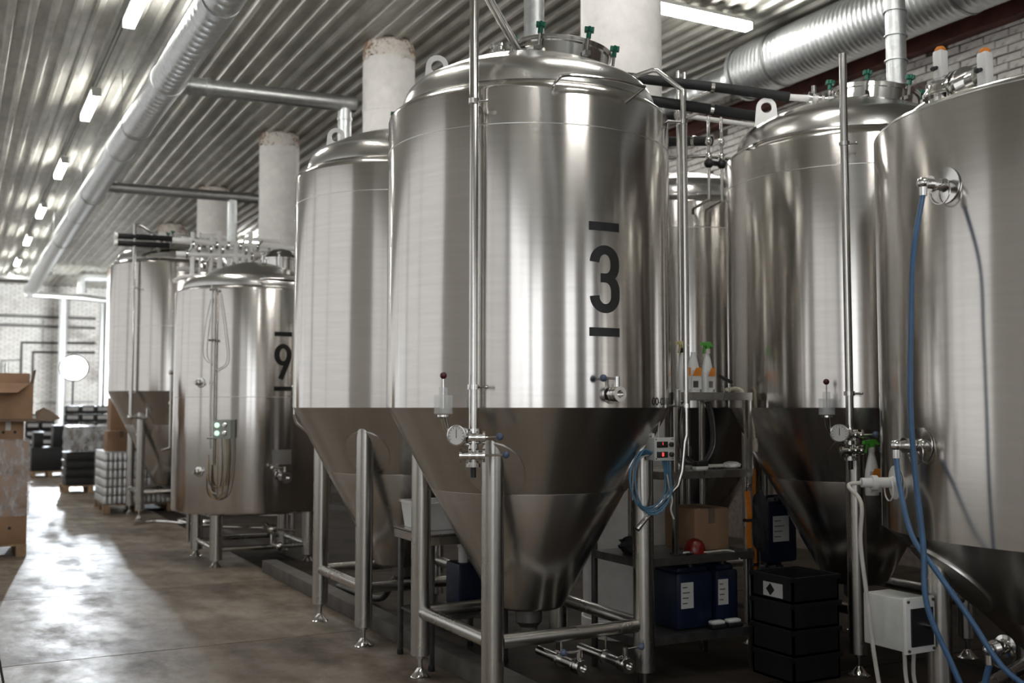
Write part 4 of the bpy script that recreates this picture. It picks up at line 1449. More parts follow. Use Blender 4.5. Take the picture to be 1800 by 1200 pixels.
def carton(x0, x1, y0, y1, z0, z1, label, m='card', group=None, tape=True, holes=False, parent=None):
    t = thing('cardboard_box', ((x0 + x1) / 2, (y0 + y1) / 2, z0), label, 'box', group)
    MB().box(x0, x1, y0, y1, z0, z1, .006).build('carton', m, t, world=True)
    if tape:
        mb = MB()
        mb.box((x0 + x1) / 2 - .025, (x0 + x1) / 2 + .025, y0 - .0015, y0 + .002, z1 - .09, z1 + .001)
        mb.box((x0 + x1) / 2 - .025, (x0 + x1) / 2 + .025, y0 - .0015, y1, z1 - .001, z1 + .0015)
        mb.build('tape', 'paper' if holes else 'carddark', t, world=True)
    if holes:
        mb = MB()
        for s in (.35, .72):
            xx = x0 + (x1 - x0) * s
            mb.lathe([(.016, 0), (.016, .002)], 14, (xx, y0 - .001, z0 + (z1 - z0) * .45), (0, -1, 0))
        mb.build('hand_hole', 'black', t, world=True)
    return t


pt = thing('pallet', (.1, 12.7, 0), 'wooden pallet under the film wrapped boxes at the left edge', 'pallet', 'wooden pallets')
pallet(pt, -.52, .715, 12.2, 13.2)
layers = [(.132, .50), (.502, .86), (.862, 1.20)]
for k, (z0, z1) in enumerate(layers):
    nm = ('lowest', 'middle', 'upper')[k]
    carton(.13, .712, 12.21, 12.8, z0, z1, '%s film wrapped brown carton at the aisle corner of the left stack' % nm, group='boxes of the wrapped left stack', holes=(k == 0))
    carton(-.47, .122, 12.21, 12.8, z0, z1, '%s film wrapped brown carton at the far left of the left stack' % nm, group='boxes of the wrapped left stack', holes=(k == 0))
    carton(.13, .712, 12.81, 13.19, z0, z1, '%s brown carton in the rear of the left stack' % nm, group='boxes of the wrapped left stack')
carton(.36, .66, 12.23, 12.75, 1.203, 1.40, 'small carton with white tape on top of the wrapped stack', group='boxes of the wrapped left stack', holes=True)
carton(-.1, .352, 12.23, 12.75, 1.203, 1.40, 'small plain carton left of the taped one on the wrapped stack', group='boxes of the wrapped left stack')
MB().box(.64, .655, 12.2, 12.26, 1.21, 1.395)
fm = MB()
for k in range(40):
    pass
x0, x1, y0, y1 = -.49, .722, 12.196, 13.206
nz, nx = 16, 18
vs = []; fs = []
per = []
for i in range(nx): per.append((x0 + (x1 - x0) * i / nx, y0))
for i in range(nx): per.append((x1, y0 + (y1 - y0) * i / nx))
for i in range(nx): per.append((x1 - (x1 - x0) * i / nx, y1))
for i in range(nx): per.append((x0, y1 - (y1 - y0) * i / nx))
for j in range(nz + 1):
    for (a, b) in per:
        jit = random.uniform(0, .012)
        cx_, cy_ = (x0 + x1) / 2, (y0 + y1) / 2
        vs.append((a + (jit if a > cx_ else -jit) * (abs(a - cx_) > .4), b + (jit if b > cy_ else -jit) * (abs(b - cy_) > .3), .42 + .80 * j / nz))
n = len(per)
for j in range(nz):
    for i in range(n):
        k = (i + 1) % n
        fs.append((j * n + i, j * n + k, (j + 1) * n + k, (j + 1) * n + i))
tag(MB().add(vs, fs).build('stretch_wrap', 'film'), 'shiny clear stretch film around the left box stack', 'film')
# open box with flaps on top
ob = thing('open_cardboard_box', (.35, 12.5, 1.405), 'open brown box with raised flaps on the left stack', 'box')
MB().box(-.3, .78, 12.15, 12.85, 1.402, 1.43).build('tray', 'carddark', ob, world=True)
mb = MB()
mb.box(-.1, .74, 12.22, 12.226, 1.431, 1.80); mb.box(-.1, .74, 12.774, 12.78, 1.431, 1.80)
mb.box(-.1, -.094, 12.226, 12.774, 1.431, 1.80); mb.box(.734, .74, 12.226, 12.774, 1.431, 1.80)
mb.box(-.094, .734, 12.226, 12.774, 1.431, 1.438)
mb.build('carton', 'card', ob, world=True)
fl_ = MB().add([(-.1, 12.22, 1.80), (.70, 12.22, 1.80), (.58, 12.08, 1.70), (-.1, 12.08, 1.70), (-.1, 12.225, 1.806), (.70, 12.225, 1.806), (.58, 12.075, 1.704), (-.1, 12.075, 1.704)],
               [(0, 1, 2, 3), (7, 6, 5, 4), (0, 4, 5, 1), (1, 5, 6, 2), (2, 6, 7, 3), (3, 7, 4, 0)])
fl_.build('flap', 'card', ob, world=True, smooth=False)
MB().add([(.735, 12.24, 1.80), (.735, 12.76, 1.80), (.76, 12.74, 1.95), (.76, 12.26, 1.95), (.741, 12.24, 1.80), (.741, 12.76, 1.80), (.766, 12.74, 1.95), (.766, 12.26, 1.95)],
         [(0, 1, 2, 3), (7, 6, 5, 4), (0, 4, 5, 1), (1, 5, 6, 2), (2, 6, 7, 3), (3, 7, 4, 0)]).build('flap', 'carddark', ob, world=True, smooth=False)
MB().add([(-.1, 12.78, 1.80), (.74, 12.78, 1.80), (.74, 12.86, 1.93), (-.1, 12.86, 1.93), (-.1, 12.786, 1.80), (.74, 12.786, 1.80), (.74, 12.866, 1.93), (-.1, 12.866, 1.93)],
         [(0, 1, 2, 3), (7, 6, 5, 4), (0, 4, 5, 1), (1, 5, 6, 2), (2, 6, 7, 3), (3, 7, 4, 0)]).build('flap', 'card', ob, world=True, smooth=False)
# torn flap hanging off the tray
pts = [(.775, 12.2, 1.415), (.93, 12.3, 1.40), (1.03, 12.42, 1.43), (.95, 12.5, 1.50), (.86, 12.46, 1.545), (.775, 12.4, 1.50)]
vs = pts + [(x, y + .006, z + .006) for x, y, z in pts]
MB().add(vs, [tuple(range(6)), tuple(range(11, 5, -1))] + [(i, (i + 1) % 6, 6 + (i + 1) % 6, 6 + i) for i in range(6)]).build('torn_flap', 'carddark', ob, world=True, smooth=False, label='torn grey brown flap')

# pallets of cans
def can_pallet(x0, x1, y0, y1, label, tiers=6, h=.13):
    t = thing('can_pallet', ((x0 + x1) / 2, (y0 + y1) / 2, 0), label, 'pallet', 'pallets of empty cans')
    pallet(t, x0, x1, y0, y1, h)
    d = .068; ch = .118
    unit = MB().lathe([(.02, 0), (.031, .008), (.031, .1), (.024, .113), (.024, .117)], 8)
    for k in range(tiers):
        z = h + .006 + k * (ch + .008)
        mb = MB()
        nxx = int((x1 - x0) / d); nyy = int((y1 - y0) / d)
        for i in range(nxx):
            for j in range(nyy):
                if j < 1 or i < 1 or i == nxx - 1 or j == nyy - 1:
                    ox, oy = x0 + d * (i + .5), y0 + d * (j + .5)
                    mb.add([(a + ox, b + oy, c + z) for a, b, c in unit.v], unit.f)
        c = mb.build('cans', 'can', t, world=True); c['kind'] = 'stuff'
        MB().box(x0 - .004, x1 + .004, y0 - .004, y1 + .004, z - .006, z - .001).build('layer_sheet', 'carddark', t, world=True)
    zt = h + .006 + tiers * (ch + .008)
    MB().box(x0 - .004, x1 + .004, y0 - .004, y1 + .004, zt - .006, zt + .008).build('top_sheet', 'paper', t, world=True)
    f = MB().box(x0 - .012, x1 + .012, y0 - .012, y1 + .012, h - .03, zt + .002)
    f.f = [q for i, q in enumerate(f.f) if i not in (0, 1)]
    f.build('film', 'filmcan', t, world=True, label='thin clear film')
    return zt + .008


zt = can_pallet(1.97, 2.98, 16.5, 17.6, 'shrink wrapped pallet of silver cans behind the far cone tank leg')
can_pallet(3.06, 4.06, 16.5, 17.6, 'second shrink wrapped can pallet, farther from the aisle')
carton(2.02, 2.42, 16.6, 17.0, zt + .001, zt + .30, 'open looking pale carton on the can pallet', group='cartons on the can pallet')
carton(2.44, 2.75, 16.6, 17.0, zt + .001, zt + .30, 'brown carton beside the pale one on the can pallet', group='cartons on the can pallet')
carton(2.12, 2.70, 17.05, 17.5, zt + .001, zt + .80, 'tall brown carton standing behind the small ones on the cans', group='cartons on the can pallet')
o = MB().tube(smoothpath([(2.12, 16.95, zt + .84), (2.2, 17.02, zt + .9), (2.4, 17.1, zt + .83), (2.5, 17.2, zt + .81)], 5), .05, 8).build('film_bundle', 'filmgrey', None)
tag(o, 'bundle of pale film on the tall carton', 'film')

# dark wrapped pallet
dp = thing('pallet', (2.2, 21.2, 0), 'wooden pallet carrying the dark crates under grey film', 'pallet', 'wooden pallets')
pallet(dp, 1.80, 2.72, 20.75, 21.6)
for k in range(4):
    t = thing('plastic_crate', (2.26, 21.2, .13 + .15 * k), ('lowest', 'second', 'third', 'topmost')[k] + ' wide black crate on the pallet below the grey film', 'crate', 'black crates on the dark pallet')
    MB().box(1.84, 2.70, 20.79, 21.58, .132 + .15 * k, .275 + .15 * k, .012).build('crate_body', 'black', t, world=True)
    MB().box(1.825, 2.715, 20.775, 21.595, .258 + .15 * k, .276 + .15 * k, .005).build('rim', 'black', t, world=True)
mb = MB()
bm = bmesh.new()
bmesh.ops.create_cube(bm, size=1)
bmesh.ops.subdivide_edges(bm, edges=bm.edges[:], cuts=7, use_grid_fill=True)
for v in bm.verts:
    v.co = Vector((2.26 + v.co.x * .84, 21.18 + v.co.y * .76, .965 + v.co.z * .49)) + Vector((random.uniform(-1, 1), random.uniform(-1, 1), random.uniform(-1, 1))) * .018
    v.co.z = max(v.co.z, .74)
tag(mb.bm(bm).build('wrapped_load', 'filmgrey', None), 'bulging load in grey stretch film on the black crates', 'film')
MB().box(1, 1, 1, 1, 1, 1)
t = thing('cardboard_box', (2.26, 21.2, .74), 'dark carton inside the grey film bundle', 'box')
MB().box(1.93, 2.6, 20.9, 21.46, .745, 1.14, .01).build('carton', 'carddark', t, world=True)

# far dark boxes on a pallet and stacks of labelled crates
fp = thing('pallet', (1.95, 26.2, 0), 'wooden pallet under the far black boxes', 'pallet', 'wooden pallets')
pallet(fp, 1.55, 2.35, 25.8, 26.6)
for k, (xa, xb, za, zb2) in enumerate(((1.56, 2.34, .132, .66), (1.60, 1.8, .70, 1.0), (2.0, 2.3, .70, 1.15))):
    if k:
        za -= .038
    t = thing('black_box', ((xa + xb) / 2, 26.2, za), ('wide black box on the far pallet', 'small black box on top of the far wide one, at its left', 'taller black box on top of the far wide one, at its right')[k], 'box')
    MB().box(xa, xb, 25.82, 26.5, za, zb2, .015).build('box_body', 'black', t, world=True)
    MB().box(xa - .01, xb + .01, 25.81, 26.51, zb2 - .05, zb2 - .03, .003).build('lid_rim', 'black', t, world=True)


def crate_stack(xs, y, rows, z0, lab, grp):
    for ci, x in enumerate(xs):
        for k in range(rows):
            z = z0 + k * .2
            t = thing('bottle_crate', (x, y + .2, z), '%s crate up in the %s column of the %s' % (('lowest', 'second', 'third', 'fourth', 'fifth', 'sixth', 'seventh', 'topmost')[k], ('leftmost', 'middle', 'rightmost')[ci], lab), 'crate', grp)
            MB().box(x - .16, x + .16, y, y + .4, z + .001, z + .195, .012).build('crate_body', 'black', t, world=True)
            MB().box(x - .12, x + .12, y - .006, y + .001, z + .07, z + .155, .003).build('label_panel', 'paper', t, world=True, label='white label panel')


crate_stack((2.50, 2.84, 3.18), 27.0, 8, 0, 'far white labelled stack', 'far three column crate stack')
crate_stack((1.72, 2.05), 28.2, 7, 0, 'farther, lower stack', 'far two column crate stack')

# ================================================================== STEEL RACK BETWEEN THE TANKS
rk = thing('steel_rack', (3.86, 5.21, 0), 'stainless shelf rack standing between tank 3 and the right tank', 'rack')
XA, XB, XM, YA, YB = 3.45, 4.285, 3.70, 4.98, 5.46
for (x, y, z0, z1) in ((XA, YA, 0, .98), (XA, YB, 0, .98), (XB - .03, YA, 0, 1.62), (XB - .03, YB - .03, 0, 1.62), (XM, YA, .70, 1.62), (XM, YB - .03, .70, 1.62)):
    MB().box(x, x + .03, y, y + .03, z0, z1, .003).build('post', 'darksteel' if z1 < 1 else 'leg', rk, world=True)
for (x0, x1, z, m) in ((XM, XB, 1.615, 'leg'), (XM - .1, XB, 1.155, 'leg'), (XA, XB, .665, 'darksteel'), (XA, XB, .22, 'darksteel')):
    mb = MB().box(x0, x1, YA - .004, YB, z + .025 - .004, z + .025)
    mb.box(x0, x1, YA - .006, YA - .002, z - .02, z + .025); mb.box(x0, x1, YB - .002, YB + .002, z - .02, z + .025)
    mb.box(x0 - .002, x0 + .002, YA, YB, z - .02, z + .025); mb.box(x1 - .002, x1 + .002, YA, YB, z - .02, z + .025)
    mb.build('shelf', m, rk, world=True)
ZS = (.245, .69, 1.18, 1.64)


def bottle(x, y, z, label, trig=None, rz=0.0, lab='orangeprint'):
    t = thing('spray_bottle', (x, y, z), label, 'bottle', 'spray bottles')
    t.rotation_euler = (0, 0, rz)
    pr = [(.040, 0), (.043, .006), (.043, .10), (.040, .14), (.026, .20), (.017, .232), (.016, .245)]
    mb = MB().lathe(pr, 20)
    mb.v = [(a, b * .72, c) for a, b, c in mb.v]
    mb.build('bottle_body', 'milky', t)
    m2 = MB().box(-.035, .035, -.0325, -.0318, .02, .135); m2.build('label', 'paper', t, label='white paper label')
    m3 = MB().add([(-.035, -.0332, .10), (.035, -.0332, .10), (.035, -.0332, .15), (-.005, -.0332, .15)], [(0, 1, 2, 3)]); m3.build('label_print', lab, t, label='orange printed corner')
    m4 = MB().box(-.028, .01, -.0333, -.0328, .03, .07); m4.build('label_picture', 'darksteel', t)
    if trig:
        mb = MB().lathe([(.019, .238), (.019, .265), (.012, .268)], 16); mb.build('collar', 'black' if trig == 'yellow' else 'greyhose', t)
        mb = MB().prism([(-.055, .285), (-.05, .305), (.02, .312), (.05, .285), (.045, .278), (.012, .285), (.012, .262), (-.012, .262), (-.02, .285)], -.012, .012, Matrix.Rotation(PI / 2, 4, 'X'))
        mb.prism([(-.03, .285), (-.022, .285), (-.035, .235), (-.042, .236)], -.006, .006, Matrix.Rotation(PI / 2, 4, 'X'))
        mb.build('trigger_head', trig, t, label='%s trigger head' % ('green' if trig == 'lime' else 'cream'), smooth=False)
    return t


bottle(3.86, 5.10, ZS[3], 'spray bottle with cream trigger on the top shelf, beside tank 3', 'yellow', .3)
bottle(3.955, 5.12, ZS[3], 'triggerless white bottle between the two spray bottles', None, 0)
bottle(4.06, 5.12, ZS[3], 'spray bottle with green trigger on the top shelf', 'lime', .25)
bsp = bottle(4.56, 4.30, 1.06, 'spray bottle with green trigger hanging on the right tank valve', 'lime', -.2)
t = thing('jar', (4.13, 5.2, ZS[3]), 'small white jar behind the green triggered bottle', 'jar')
MB().lathe([(.028, 0), (.03, .004), (.03, .075), (.026, .08)], 18).build('jar_body', 'milky', t)
MB().lathe([(.031, .08), (.031, .098), (.028, .1)], 18).build('lid', 'white', t)
t = thing('squeegee', (4.2, 5.12, ZS[3]), 'black handled tool leaning on the right end of the top shelf', 'tool')
MB().tube([(4.14, 5.1, 1.742), (4.245, 5.12, 1.705)], .012, 10).build('handle', 'black', t, world=True)
MB().tube([(4.235, 5.12, 1.70), (4.232, 5.12, 1.643)], .005, 8).build('leg', 'chrome', t, world=True)
MB().tube([(4.16, 5.105, 1.735), (4.19, 5.12, 1.643)], .005, 8).build('leg', 'chrome', t, world=True)
# hoses hanging from the top shelf
for (xa, xb, zb3, yq, lab) in ((3.93, 4.16, 1.215, 5.2, 'dark hose loop hanging under the top shelf'), (3.90, 4.19, 1.215, 5.26, 'second dark hose loop hanging under the top shelf')):
    o = MB().tube(smoothpath([(xa, yq, 1.585), (xa - .02, yq, 1.45), (xa - .005, yq, 1.3), (xa + .08, yq, zb3), (xb - .06, yq, zb3), (xb + .01, yq, 1.32), (xb + .005, yq, 1.48), (xb - .03, yq, 1.585)], 6), .011, 8).build('hose_loop', 'darksteel', None)
    tag(o, lab, 'hose', 'hose loops in the rack')
# second shelf
for (xa, xb, y, w, lab, m) in ((4.14, 4.26, 5.07, .022, 'white folded rag at the right end of the second shelf', 'white'), (3.70, 3.80, 5.06, .025, 'white rag on the second shelf beside the control box', 'white')):
    bm = bmesh.new(); bmesh.ops.create_icosphere(bm, subdivisions=3, radius=1)
    for v in bm.verts:
        k = random.uniform(.86, 1.08)
        v.co = Vector(((xa + xb) / 2 + v.co.x * (xb - xa) / 2 * k, y + v.co.y * .05 * k, ZS[2] + w + max(-w, v.co.z * w * k)))
    tag(MB().bm(bm).build('rag', m, None), lab, 'cloth')
t = thing('brush', (3.98, 5.06, ZS[2]), 'black backed brush lying on the second shelf', 'brush')
MB().box(3.91, 4.0, 5.04, 5.09, ZS[2] + .02, ZS[2] + .05, .005).build('brush_back', 'black', t, world=True)
MB().box(3.91, 4.0, 5.045, 5.085, ZS[2] + .001, ZS[2] + .02, .003).build('bristles', 'white', t, world=True)
MB().box(4.0, 4.13, 5.055, 5.075, ZS[2] + .012, ZS[2] + .03, .004).build('handle', 'greyhose', t, world=True)
# third shelf
carton(3.95, 4.21, 5.12, 5.42, ZS[1] + .001, ZS[1] + .25, 'brown carton on the third shelf of the rack', 'card')
t = thing('helmet', (3.90, 5.06, ZS[1]), 'small shiny red dome shaped helmet on the third shelf', 'helmet')
MB().lathe([(.066, .0), (.066, .025), (.06, .05), (.045, .072), (.02, .085), (.0001, .088)], 24, cap1=False).build('dome', 'redhelmet', t)
MB().lathe([(.06, .001), (.074, .0015), (.076, .006), (.066, .009)], 24).build('brim', 'redhelmet', t)
bm = bmesh.new(); bmesh.ops.create_icosphere(bm, subdivisions=3, radius=1)
for v in bm.verts:
    k = random.uniform(.8, 1.1)
    v.co = Vector((3.58 + v.co.x * .1 * k, 5.2 + v.co.y * .12 * k, ZS[1] + .05 + max(-.049, v.co.z * .06 * k)))
tag(MB().bm(bm).build('work_gloves', 'cloth', None), 'heap of black work gloves at the left end of the third shelf', 'gloves')
for i, (pts, lab, m) in enumerate((([(3.74, 5.03, .70), (3.80, 5.01, .705), (3.86, 5.02, .70), (3.95, 5.0, .70), (4.1, 5.01, .70), (4.16, 4.995, .68), (4.17, 4.97, .64)], 'thin grey cable lying along the third shelf edge', 'greyhose'),
                                   ([(3.72, 5.05, .70), (3.76, 5.0, .705), (3.80, 5.04, .71), (3.84, 5.0, .70), (3.80, 4.995, .70)], 'tangled black cable on the third shelf beside the leg', 'black'))):
    tag(MB().tube(smoothpath(pts, 6), .006, 8).build('cable', m, None), lab, 'cable')
# bottom shelf
def canister(x0, x1, y0, y1, z, h, label, lx=None, side_lab='front', group='navy canisters'):
    t = thing('plastic_canister', ((x0 + x1) / 2, (y0 + y1) / 2, z), label, 'canister', group)
    MB().box(x0, x1, y0, y1, z + .002, z + h - .05, .025).build('canister_body', 'blueplastic', t, world=True)
    MB().box(x0 + .02, x1 - .02, y0 + .02, y1 - .02, z + h - .07, z + h - .02, .02).build('shoulder', 'blueplastic', t, world=True)
    cx_ = (x0 + x1) / 2
    m = MB().tube(smoothpath([(cx_ - .06, (y0 + y1) / 2, z + h - .03), (cx_ - .05, (y0 + y1) / 2, z + h + .0), (cx_ + .05, (y0 + y1) / 2, z + h + .0), (cx_ + .06, (y0 + y1) / 2, z + h - .03)], 4), .012, 8)
    m.build('handle', 'blueplastic', t, world=True)
    MB().lathe([(.026, -.02), (.026, .012)], 16, (cx_, y0 + .05, z + h - .01)).build('cap', 'black', t, world=True)
    a, b = lx if lx else (x0 + .04, x1 - .08)
    MB().box(a, b, y0 - .002, y0 + .0, z + h * .33, z + h * .72).build('label', 'paper', t, world=True, label='white paper label')
    mm = MB()
    for q in range(4):
        zz = z + h * (.40 + .08 * q)
        mm.box(a + .01, a + (b - a) * (.5 + .1 * (q % 3)), y0 - .003, y0 - .0015, zz, zz + .006)
    mm.build('label_lines', 'darksteel', t, world=True)
    return t


canister(3.77, 4.04, 5.06, 5.34, ZS[0], .385, 'navy canister on the bottom shelf nearer tank 3', (3.80, 3.89))
canister(4.06, 4.235, 5.06, 5.34, ZS[0], .385, 'navy canister on the bottom shelf at its right end', (4.075, 4.15))
for (x, lab) in ((4.03, 'black shoe with white upper at the front of the bottom shelf, left one'), (4.15, 'black shoe with white upper at the front of the bottom shelf, right one')):
    t = thing('shoe', (x, 5.02, ZS[0]), lab, 'shoe', 'pair of shoes on the bottom shelf')
    MB().box(x - .055, x + .055, 4.985, 5.05, ZS[0] + .001, ZS[0] + .028, .01).build('sole', 'black', t, world=True)
    MB().box(x - .05, x + .045, 4.99, 5.045, ZS[0] + .026, ZS[0] + .05, .012).build('upper', 'white', t, world=True)
MB()
# rope over the shelf end
o = MB().tube(smoothpath([(4.27, 5.2, 1.66), (4.295, 5.12, 1.665), (4.308, 5.08, 1.62), (4.305, 5.06, 1.4), (4.30, 5.05, 1.25), (4.31, 5.05, 1.19)], 6), .012, 8)
o.tube(smoothpath([(4.30, 5.1, 1.655), (4.325, 5.06, 1.58), (4.335, 5.05, 1.5), (4.345, 5.04, 1.42), (4.352, 5.04, 1.36)], 6), .010, 8)
o.tube(smoothpath([(4.352, 5.04, 1.36), (4.355, 5.035, 1.31), (4.35, 5.035, 1.28)], 4), .018, 8)
tag(o.build('rope', 'rope', None), 'pale knotted rope draped over the right end of the rack', 'rope')
# orange strap with hook and black harness
t = thing('ratchet_strap', (4.29, 4.96, .70), 'orange webbing strap hanging from a hook on the rack', 'strap')
mb = MB()
pts = [(4.205, 4.955, 1.05), (4.21, 4.945, .9), (4.205, 4.95, .8), (4.215, 4.955, .71)]
for i in range(len(pts) - 1):
    a, b = pts[i], pts[i + 1]
    mb.add([(a[0], a[1], a[2]), (a[0] + .05, a[1] + .015, a[2]), (b[0] + .05, b[1] + .015, b[2]), (b[0], b[1], b[2]),
            (a[0], a[1] + .008, a[2]), (a[0] + .05, a[1] + .023, a[2]), (b[0] + .05, b[1] + .023, b[2]), (b[0], b[1] + .008, b[2])],
           [(0, 1, 2, 3), (7, 6, 5, 4), (0, 4, 5, 1), (1, 5, 6, 2), (2, 6, 7, 3), (3, 7, 4, 0)])
mb.build('webbing', 'orange', t, world=True)
MB().tube(smoothpath([(4.21, 4.955, 1.05), (4.22, 4.95, 1.085), (4.245, 4.955, 1.09), (4.25, 4.96, 1.07), (4.235, 4.958, 1.11), (4.24, 4.962, 1.16)], 5), .007, 8).build('hook', 'chrome', t, world=True)
MB().box(4.20, 4.262, 4.945, 4.975, .868, .885).build('keeper_band', 'black', t, world=True)
bm = bmesh.new(); bmesh.ops.create_icosphere(bm, subdivisions=4, radius=1)
for v in bm.verts:
    k = 1 + .12 * math.sin(v.co.x * 9 + v.co.z * 7) + random.uniform(-.03, .03)
    v.co = Vector((4.345 + v.co.x * .055 * k, 4.99 + v.co.y * .05 * k, .86 + v.co.z * .17 * k))
tag(MB().bm(bm).build('harness_bag', 'cloth', None), 'black cloth harness bag hanging beside the orange strap', 'bag')
t = thing('ratchet_strap', (4.62, 5.4, .3), 'orange strap hanging down the rear leg of the right tank', 'strap')
MB().box(4.60, 4.66, 5.385, 5.40, .13, .70, .003).build('webbing', 'orange', t, world=True)
MB().box(4.595, 4.665, 5.375, 5.41, .52, .54).build('buckle', 'chrome', t, world=True)
MB().box(4.60, 4.66, 5.385, 5.40, .95, 1.15, .003).build('webbing', 'orange', t, world=True)

# stack of black crates under the right tank
for k in range(4):
    t = thing('storage_crate', (4.375, 4.725, .148 * k), ('lowest', 'second lowest', 'second highest', 'topmost')[k] + ' black crate of the stack beside the right tank leg', 'crate', 'black crate stack by the leg')
    z = .148 * k
    xa, xb, ya, yb = 4.20, 4.55, 4.56, 4.90
    mb = MB()
    for (a, b, c, d) in ((xa, xb, ya, ya + .012), (xa, xb, yb - .012, yb), (xa, xa + .012, ya, yb), (xb - .012, xb, ya, yb)):
        mb.box(a, b, c, d, z + .002, z + .135)
    mb.box(xa, xb, ya, yb, z + .002, z + .014)
    mb.build('crate_walls', 'black', t, world=True)
    mb = MB()
    for (a, b, c, d) in ((xa - .012, xb + .012, ya - .012, ya + .006), (xa - .012, xb + .012, yb - .006, yb + .012), (xa - .012, xa + .006, ya, yb), (xb - .006, xb + .012, ya, yb)):
        mb.box(a, b, c, d, z + .122, z + .147)
    mb.build('rim', 'black', t, world=True)
    if k == 3:
        MB().box(xa - .0035, xa - .0005, 4.64, 4.80, z + .02, z + .10).build('label', 'paper', t, world=True, label='white hazard label')
        d_ = .036; c_ = Vector((xa - .004, 4.74, z + .06))
        MB().add([c_ + Vector((0, -d_, 0)), c_ + Vector((0, 0, -d_)), c_ + Vector((0, d_, 0)), c_ + Vector((0, 0, d_))], [(0, 1, 2, 3)]).build('label_symbol', 'black', t, world=True, label='black diamond symbol')
canister(4.86, 5.14, 5.50, 5.72, 0, .48, 'lower navy canister standing behind the black crates', group='navy canisters')
canister(4.87, 5.13, 5.51, 5.71, .50, .44, 'upper navy canister standing behind the black crates', group='navy canisters')

# ================================================================== CONTROL BOX AND BLUE CABLE COIL ON TANK 3
cbx = thing('temperature_controller', (3.374, 4.665, 1.27), 'pale grey control box with two red displays on the tank leg', 'controller')
xa, xb, ya, yb, za, zb4 = 3.312, 3.434, 4.632, 4.715, 1.268, 1.388
MB().box(xa, xb, ya, yb, za, zb4, .006).build('housing', 'greybox', cbx, world=True)
MB().box(xa - .002, xb + .002, ya - .006, ya + .004, za - .002, zb4 + .002, .003).build('front_cover', 'greybox', cbx, world=True)
for i, z in enumerate((1.352, 1.298)):
    d = MB().box(xa + .012, xa + .082, ya - .012, ya - .005, z - .016, z + .016, .002).build('display', 'black', cbx, world=True, label='black display unit')
    vs, fs = text_geo('1' if i == 0 else '8', .022 if i == 0 else .03)
    mb = MB().add([(xa + .048 + v.x, ya - .0128, z + v.y + (.004 if i == 0 else 0)) for v in vs], fs)
    mb.build('digit', 'redled', d, world=True, label='glowing red digit', smooth=False)
    MB().lathe([(.013, 0), (.013, .014), (.008, .018), (.0001, .018)], 14, (xb - .018, ya - .006, z), (0, -1, 0)).build('knob', 'black', cbx, world=True)
mb = MB()
for x in (xa + .008, xb - .008):
    for z in (za + .008, zb4 - .008):
        mb.cyl((x, ya - .005, z), (x, ya - .008, z), .004, 8)
mb.build('screw', 'darksteel', cbx, world=True)
MB().tube(smoothpath([(3.372, 4.68, 1.385), (3.375, 4.68, 1.43), (3.395, 4.69, 1.50), (3.42, 4.72, 1.55)], 5), .004, 6).build('cable', 'greyhose', cbx, world=True)
MB().tube(smoothpath([(3.345, 4.69, 1.385), (3.345, 4.69, 1.41)], 3), .009, 8).build('gland', 'white', cbx, world=True)
cl = thing('cable_coil', (3.3, 4.65, 1.0), 'coiled blue cable hanging from the control box', 'cable')
for k in range(4):
    rx, rz = .118 + .010 * (k % 3), .150 + .011 * k
    cx_, cz_ = 3.298 + .004 * k, 1.165
    yy = 4.672 - .011 * k
    pts = [(3.306, yy, 1.292 + .006 * k)]
    for a in range(118, 356, 14):
        t = math.radians(a)
        pts.append((cx_ + rx * math.cos(t), yy + .004 * math.sin(3 * t), cz_ + rz * math.sin(t)))
    pts += [(3.408 + .004 * k, yy, 1.20), (3.396 + .006 * k, yy, 1.266)]
    MB().tube(smoothpath(pts, 4), .0055, 8).build('cable_turn', 'bluecable', cl, world=True)
MB().tube(smoothpath([(3.306, 4.66, 1.30), (3.24, 4.66, 1.28), (3.20, 4.66, 1.22), (3.19, 4.66, 1.12), (3.19, 4.66, 1.06)], 5), .004, 6).build('loose_end', 'greyhose', cl, world=True)
MB().tube(smoothpath([(3.41, 4.655, 1.19), (3.43, 4.65, 1.09), (3.44, 4.65, 1.05), (3.43, 4.65, 1.0), (3.45, 4.65, .95)], 5), .005, 6).build('loose_end', 'greyhose', cl, world=True)

# ================================================================== SMALL TABLE BETWEEN THE FRONT TANKS
tb = thing('work_table', (2.78, 6.04, 0), 'small steel table standing between the two front tanks', 'table')
xa, xb, ya, yb = 2.50, 3.06, 5.77, 6.33
mb = MB().box(xa, xb, ya, yb, .785, .80)
for (a, b, c, d) in ((xa, xb, ya, ya + .006), (xa, xb, yb - .006, yb), (xa, xa + .006, ya, yb), (xb - .006, xb, ya, yb)):
    mb.box(a, b, c, d, .735, .79)
mb.build('table_top', 'leg', tb, world=True)
for (x, y) in ((xa + .02, ya + .02), (xa + .02, yb - .05), (xb - .05, ya + .02), (xb - .05, yb - .05)):
    l = MB().box(x, x + .03, y, y + .03, .03, .74, .003).build('leg', 'darksteel', tb, world=True)
    MB().lathe([(.02, 0), (.022, .006), (.018, .035)], 14, (x + .015, y + .015, 0)).build('foot', 'black', l, world=True)
mb = MB().box(xa + .03, xb - .03, ya + .03, yb - .03, .285, .30)
mb.build('lower_shelf', 'darksteel', tb, world=True)
tr = thing('plastic_tub', (2.72, 6.08, .80), 'white plastic tub on the small steel table', 'tub')
mb = MB()
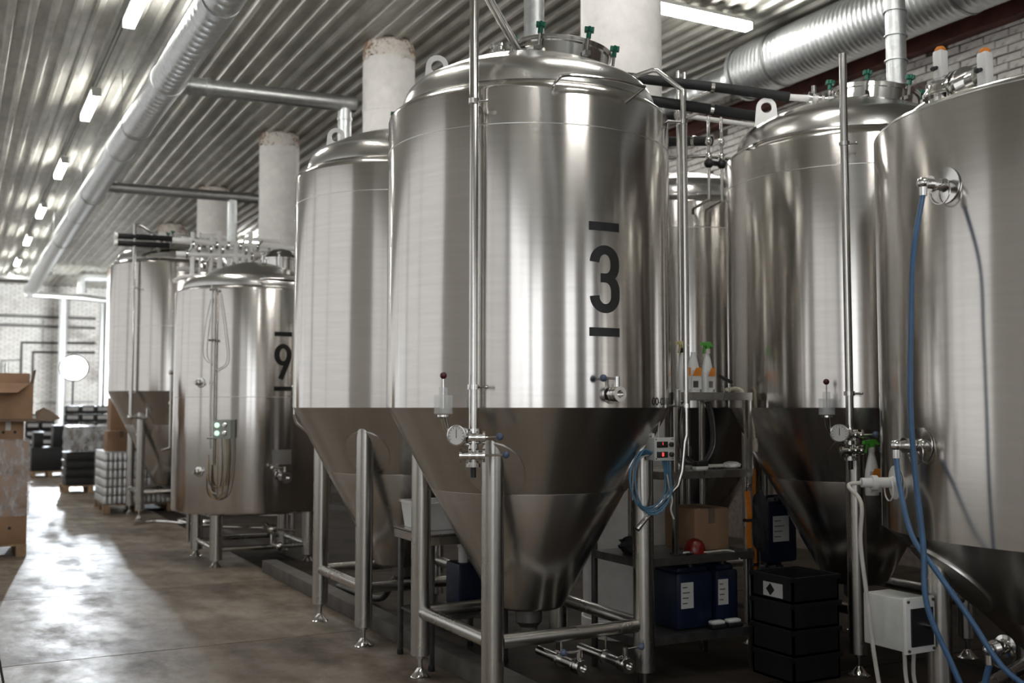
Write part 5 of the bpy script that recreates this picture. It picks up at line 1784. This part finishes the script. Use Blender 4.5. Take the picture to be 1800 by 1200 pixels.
def frus(mb, x0, x1, y0, y1, z0, z1, e):
    vs = [(x0, y0, z0), (x1, y0, z0), (x1, y1, z0), (x0, y1, z0), (x0 - e, y0 - e, z1), (x1 + e, y0 - e, z1), (x1 + e, y1 + e, z1), (x0 - e, y1 + e, z1)]
    return mb.add(vs, [(3, 2, 1, 0), (0, 1, 5, 4), (1, 2, 6, 5), (2, 3, 7, 6), (3, 0, 4, 7)])
frus(mb, 2.55, 2.98, 5.95, 6.27, .802, .96, .02)
frus(mb, 2.556, 2.974, 5.956, 6.264, .81, .958, .018)
mb.build('tub_body', 'milky', tr, world=True, smooth=False)
mb = MB()
for (a, b, c, d) in ((2.522, 3.008, 5.92, 5.94), (2.522, 3.008, 6.28, 6.30), (2.522, 2.54, 5.93, 6.29), (2.99, 3.008, 5.93, 6.29)):
    mb.box(a, b, c, d, .953, .968)
mb.build('rim', 'white', tr, world=True)
bm = bmesh.new(); bmesh.ops.create_icosphere(bm, subdivisions=4, radius=1)
for v in bm.verts:
    k = 1 + random.uniform(-.1, .1)
    v.co = Vector((2.76 + v.co.x * .19 * k, 6.1 + v.co.y * .13 * k, .885 + v.co.z * .07 * k))
tag(MB().bm(bm).build('plastic_bag', 'filmgrey', None), 'crumpled clear plastic bag lying in the white tub', 'bag')
t = thing('parts_tray', (2.86, 5.84, .80), 'grey open tray with yellow label at the table edge', 'tray')
mb = MB(); frus(mb, 2.74, 3.02, 5.79, 5.90, .802, .90, .006)
mb.build('tray_body', 'clear', t, world=True, smooth=False)
MB().box(2.79, 2.85, 5.775, 5.781, .85, .89).build('label', 'yellow', t, world=True, label='yellow label')
t = thing('plastic_canister', (2.88, 6.1, .30), 'white and blue canister on the lower table shelf', 'canister')
MB().box(2.80, 2.97, 6.0, 6.2, .302, .58, .02).build('canister_body', 'blueplastic', t, world=True)
MB().lathe([(.03, 0), (.03, .1), (.036, .1), (.036, .135)], 18, (2.86, 6.06, .575)).build('neck', 'milky', t, world=True, label='white neck and cap')
pts = [(2.15, 14.75, .02), (2.4, 14.9, .02), (2.6, 14.75, .02), (2.75, 14.45, .02), (2.9, 14.3, .02), (3.1, 14.5, .02), (2.95, 14.8, .02), (2.7, 14.65, .05), (2.85, 14.2, .02), (3.1, 14.0, .02)]
tag(MB().tube(smoothpath(pts, 5), .02, 8).build('metal_hose', 'chrome', None), 'shiny metal hose tangled on the floor beside the farthest tank', 'hose')
# drain rods on the floor behind
o = MB().tube(smoothpath([(2.9, 8.6, .05), (3.0, 7.9, .05), (2.95, 7.5, .25), (2.9, 7.3, .28)], 6), .025, 10).build('drain_hose', 'darksteel', None)
tag(o, 'dark drain hose on the floor under the second tank', 'hose')
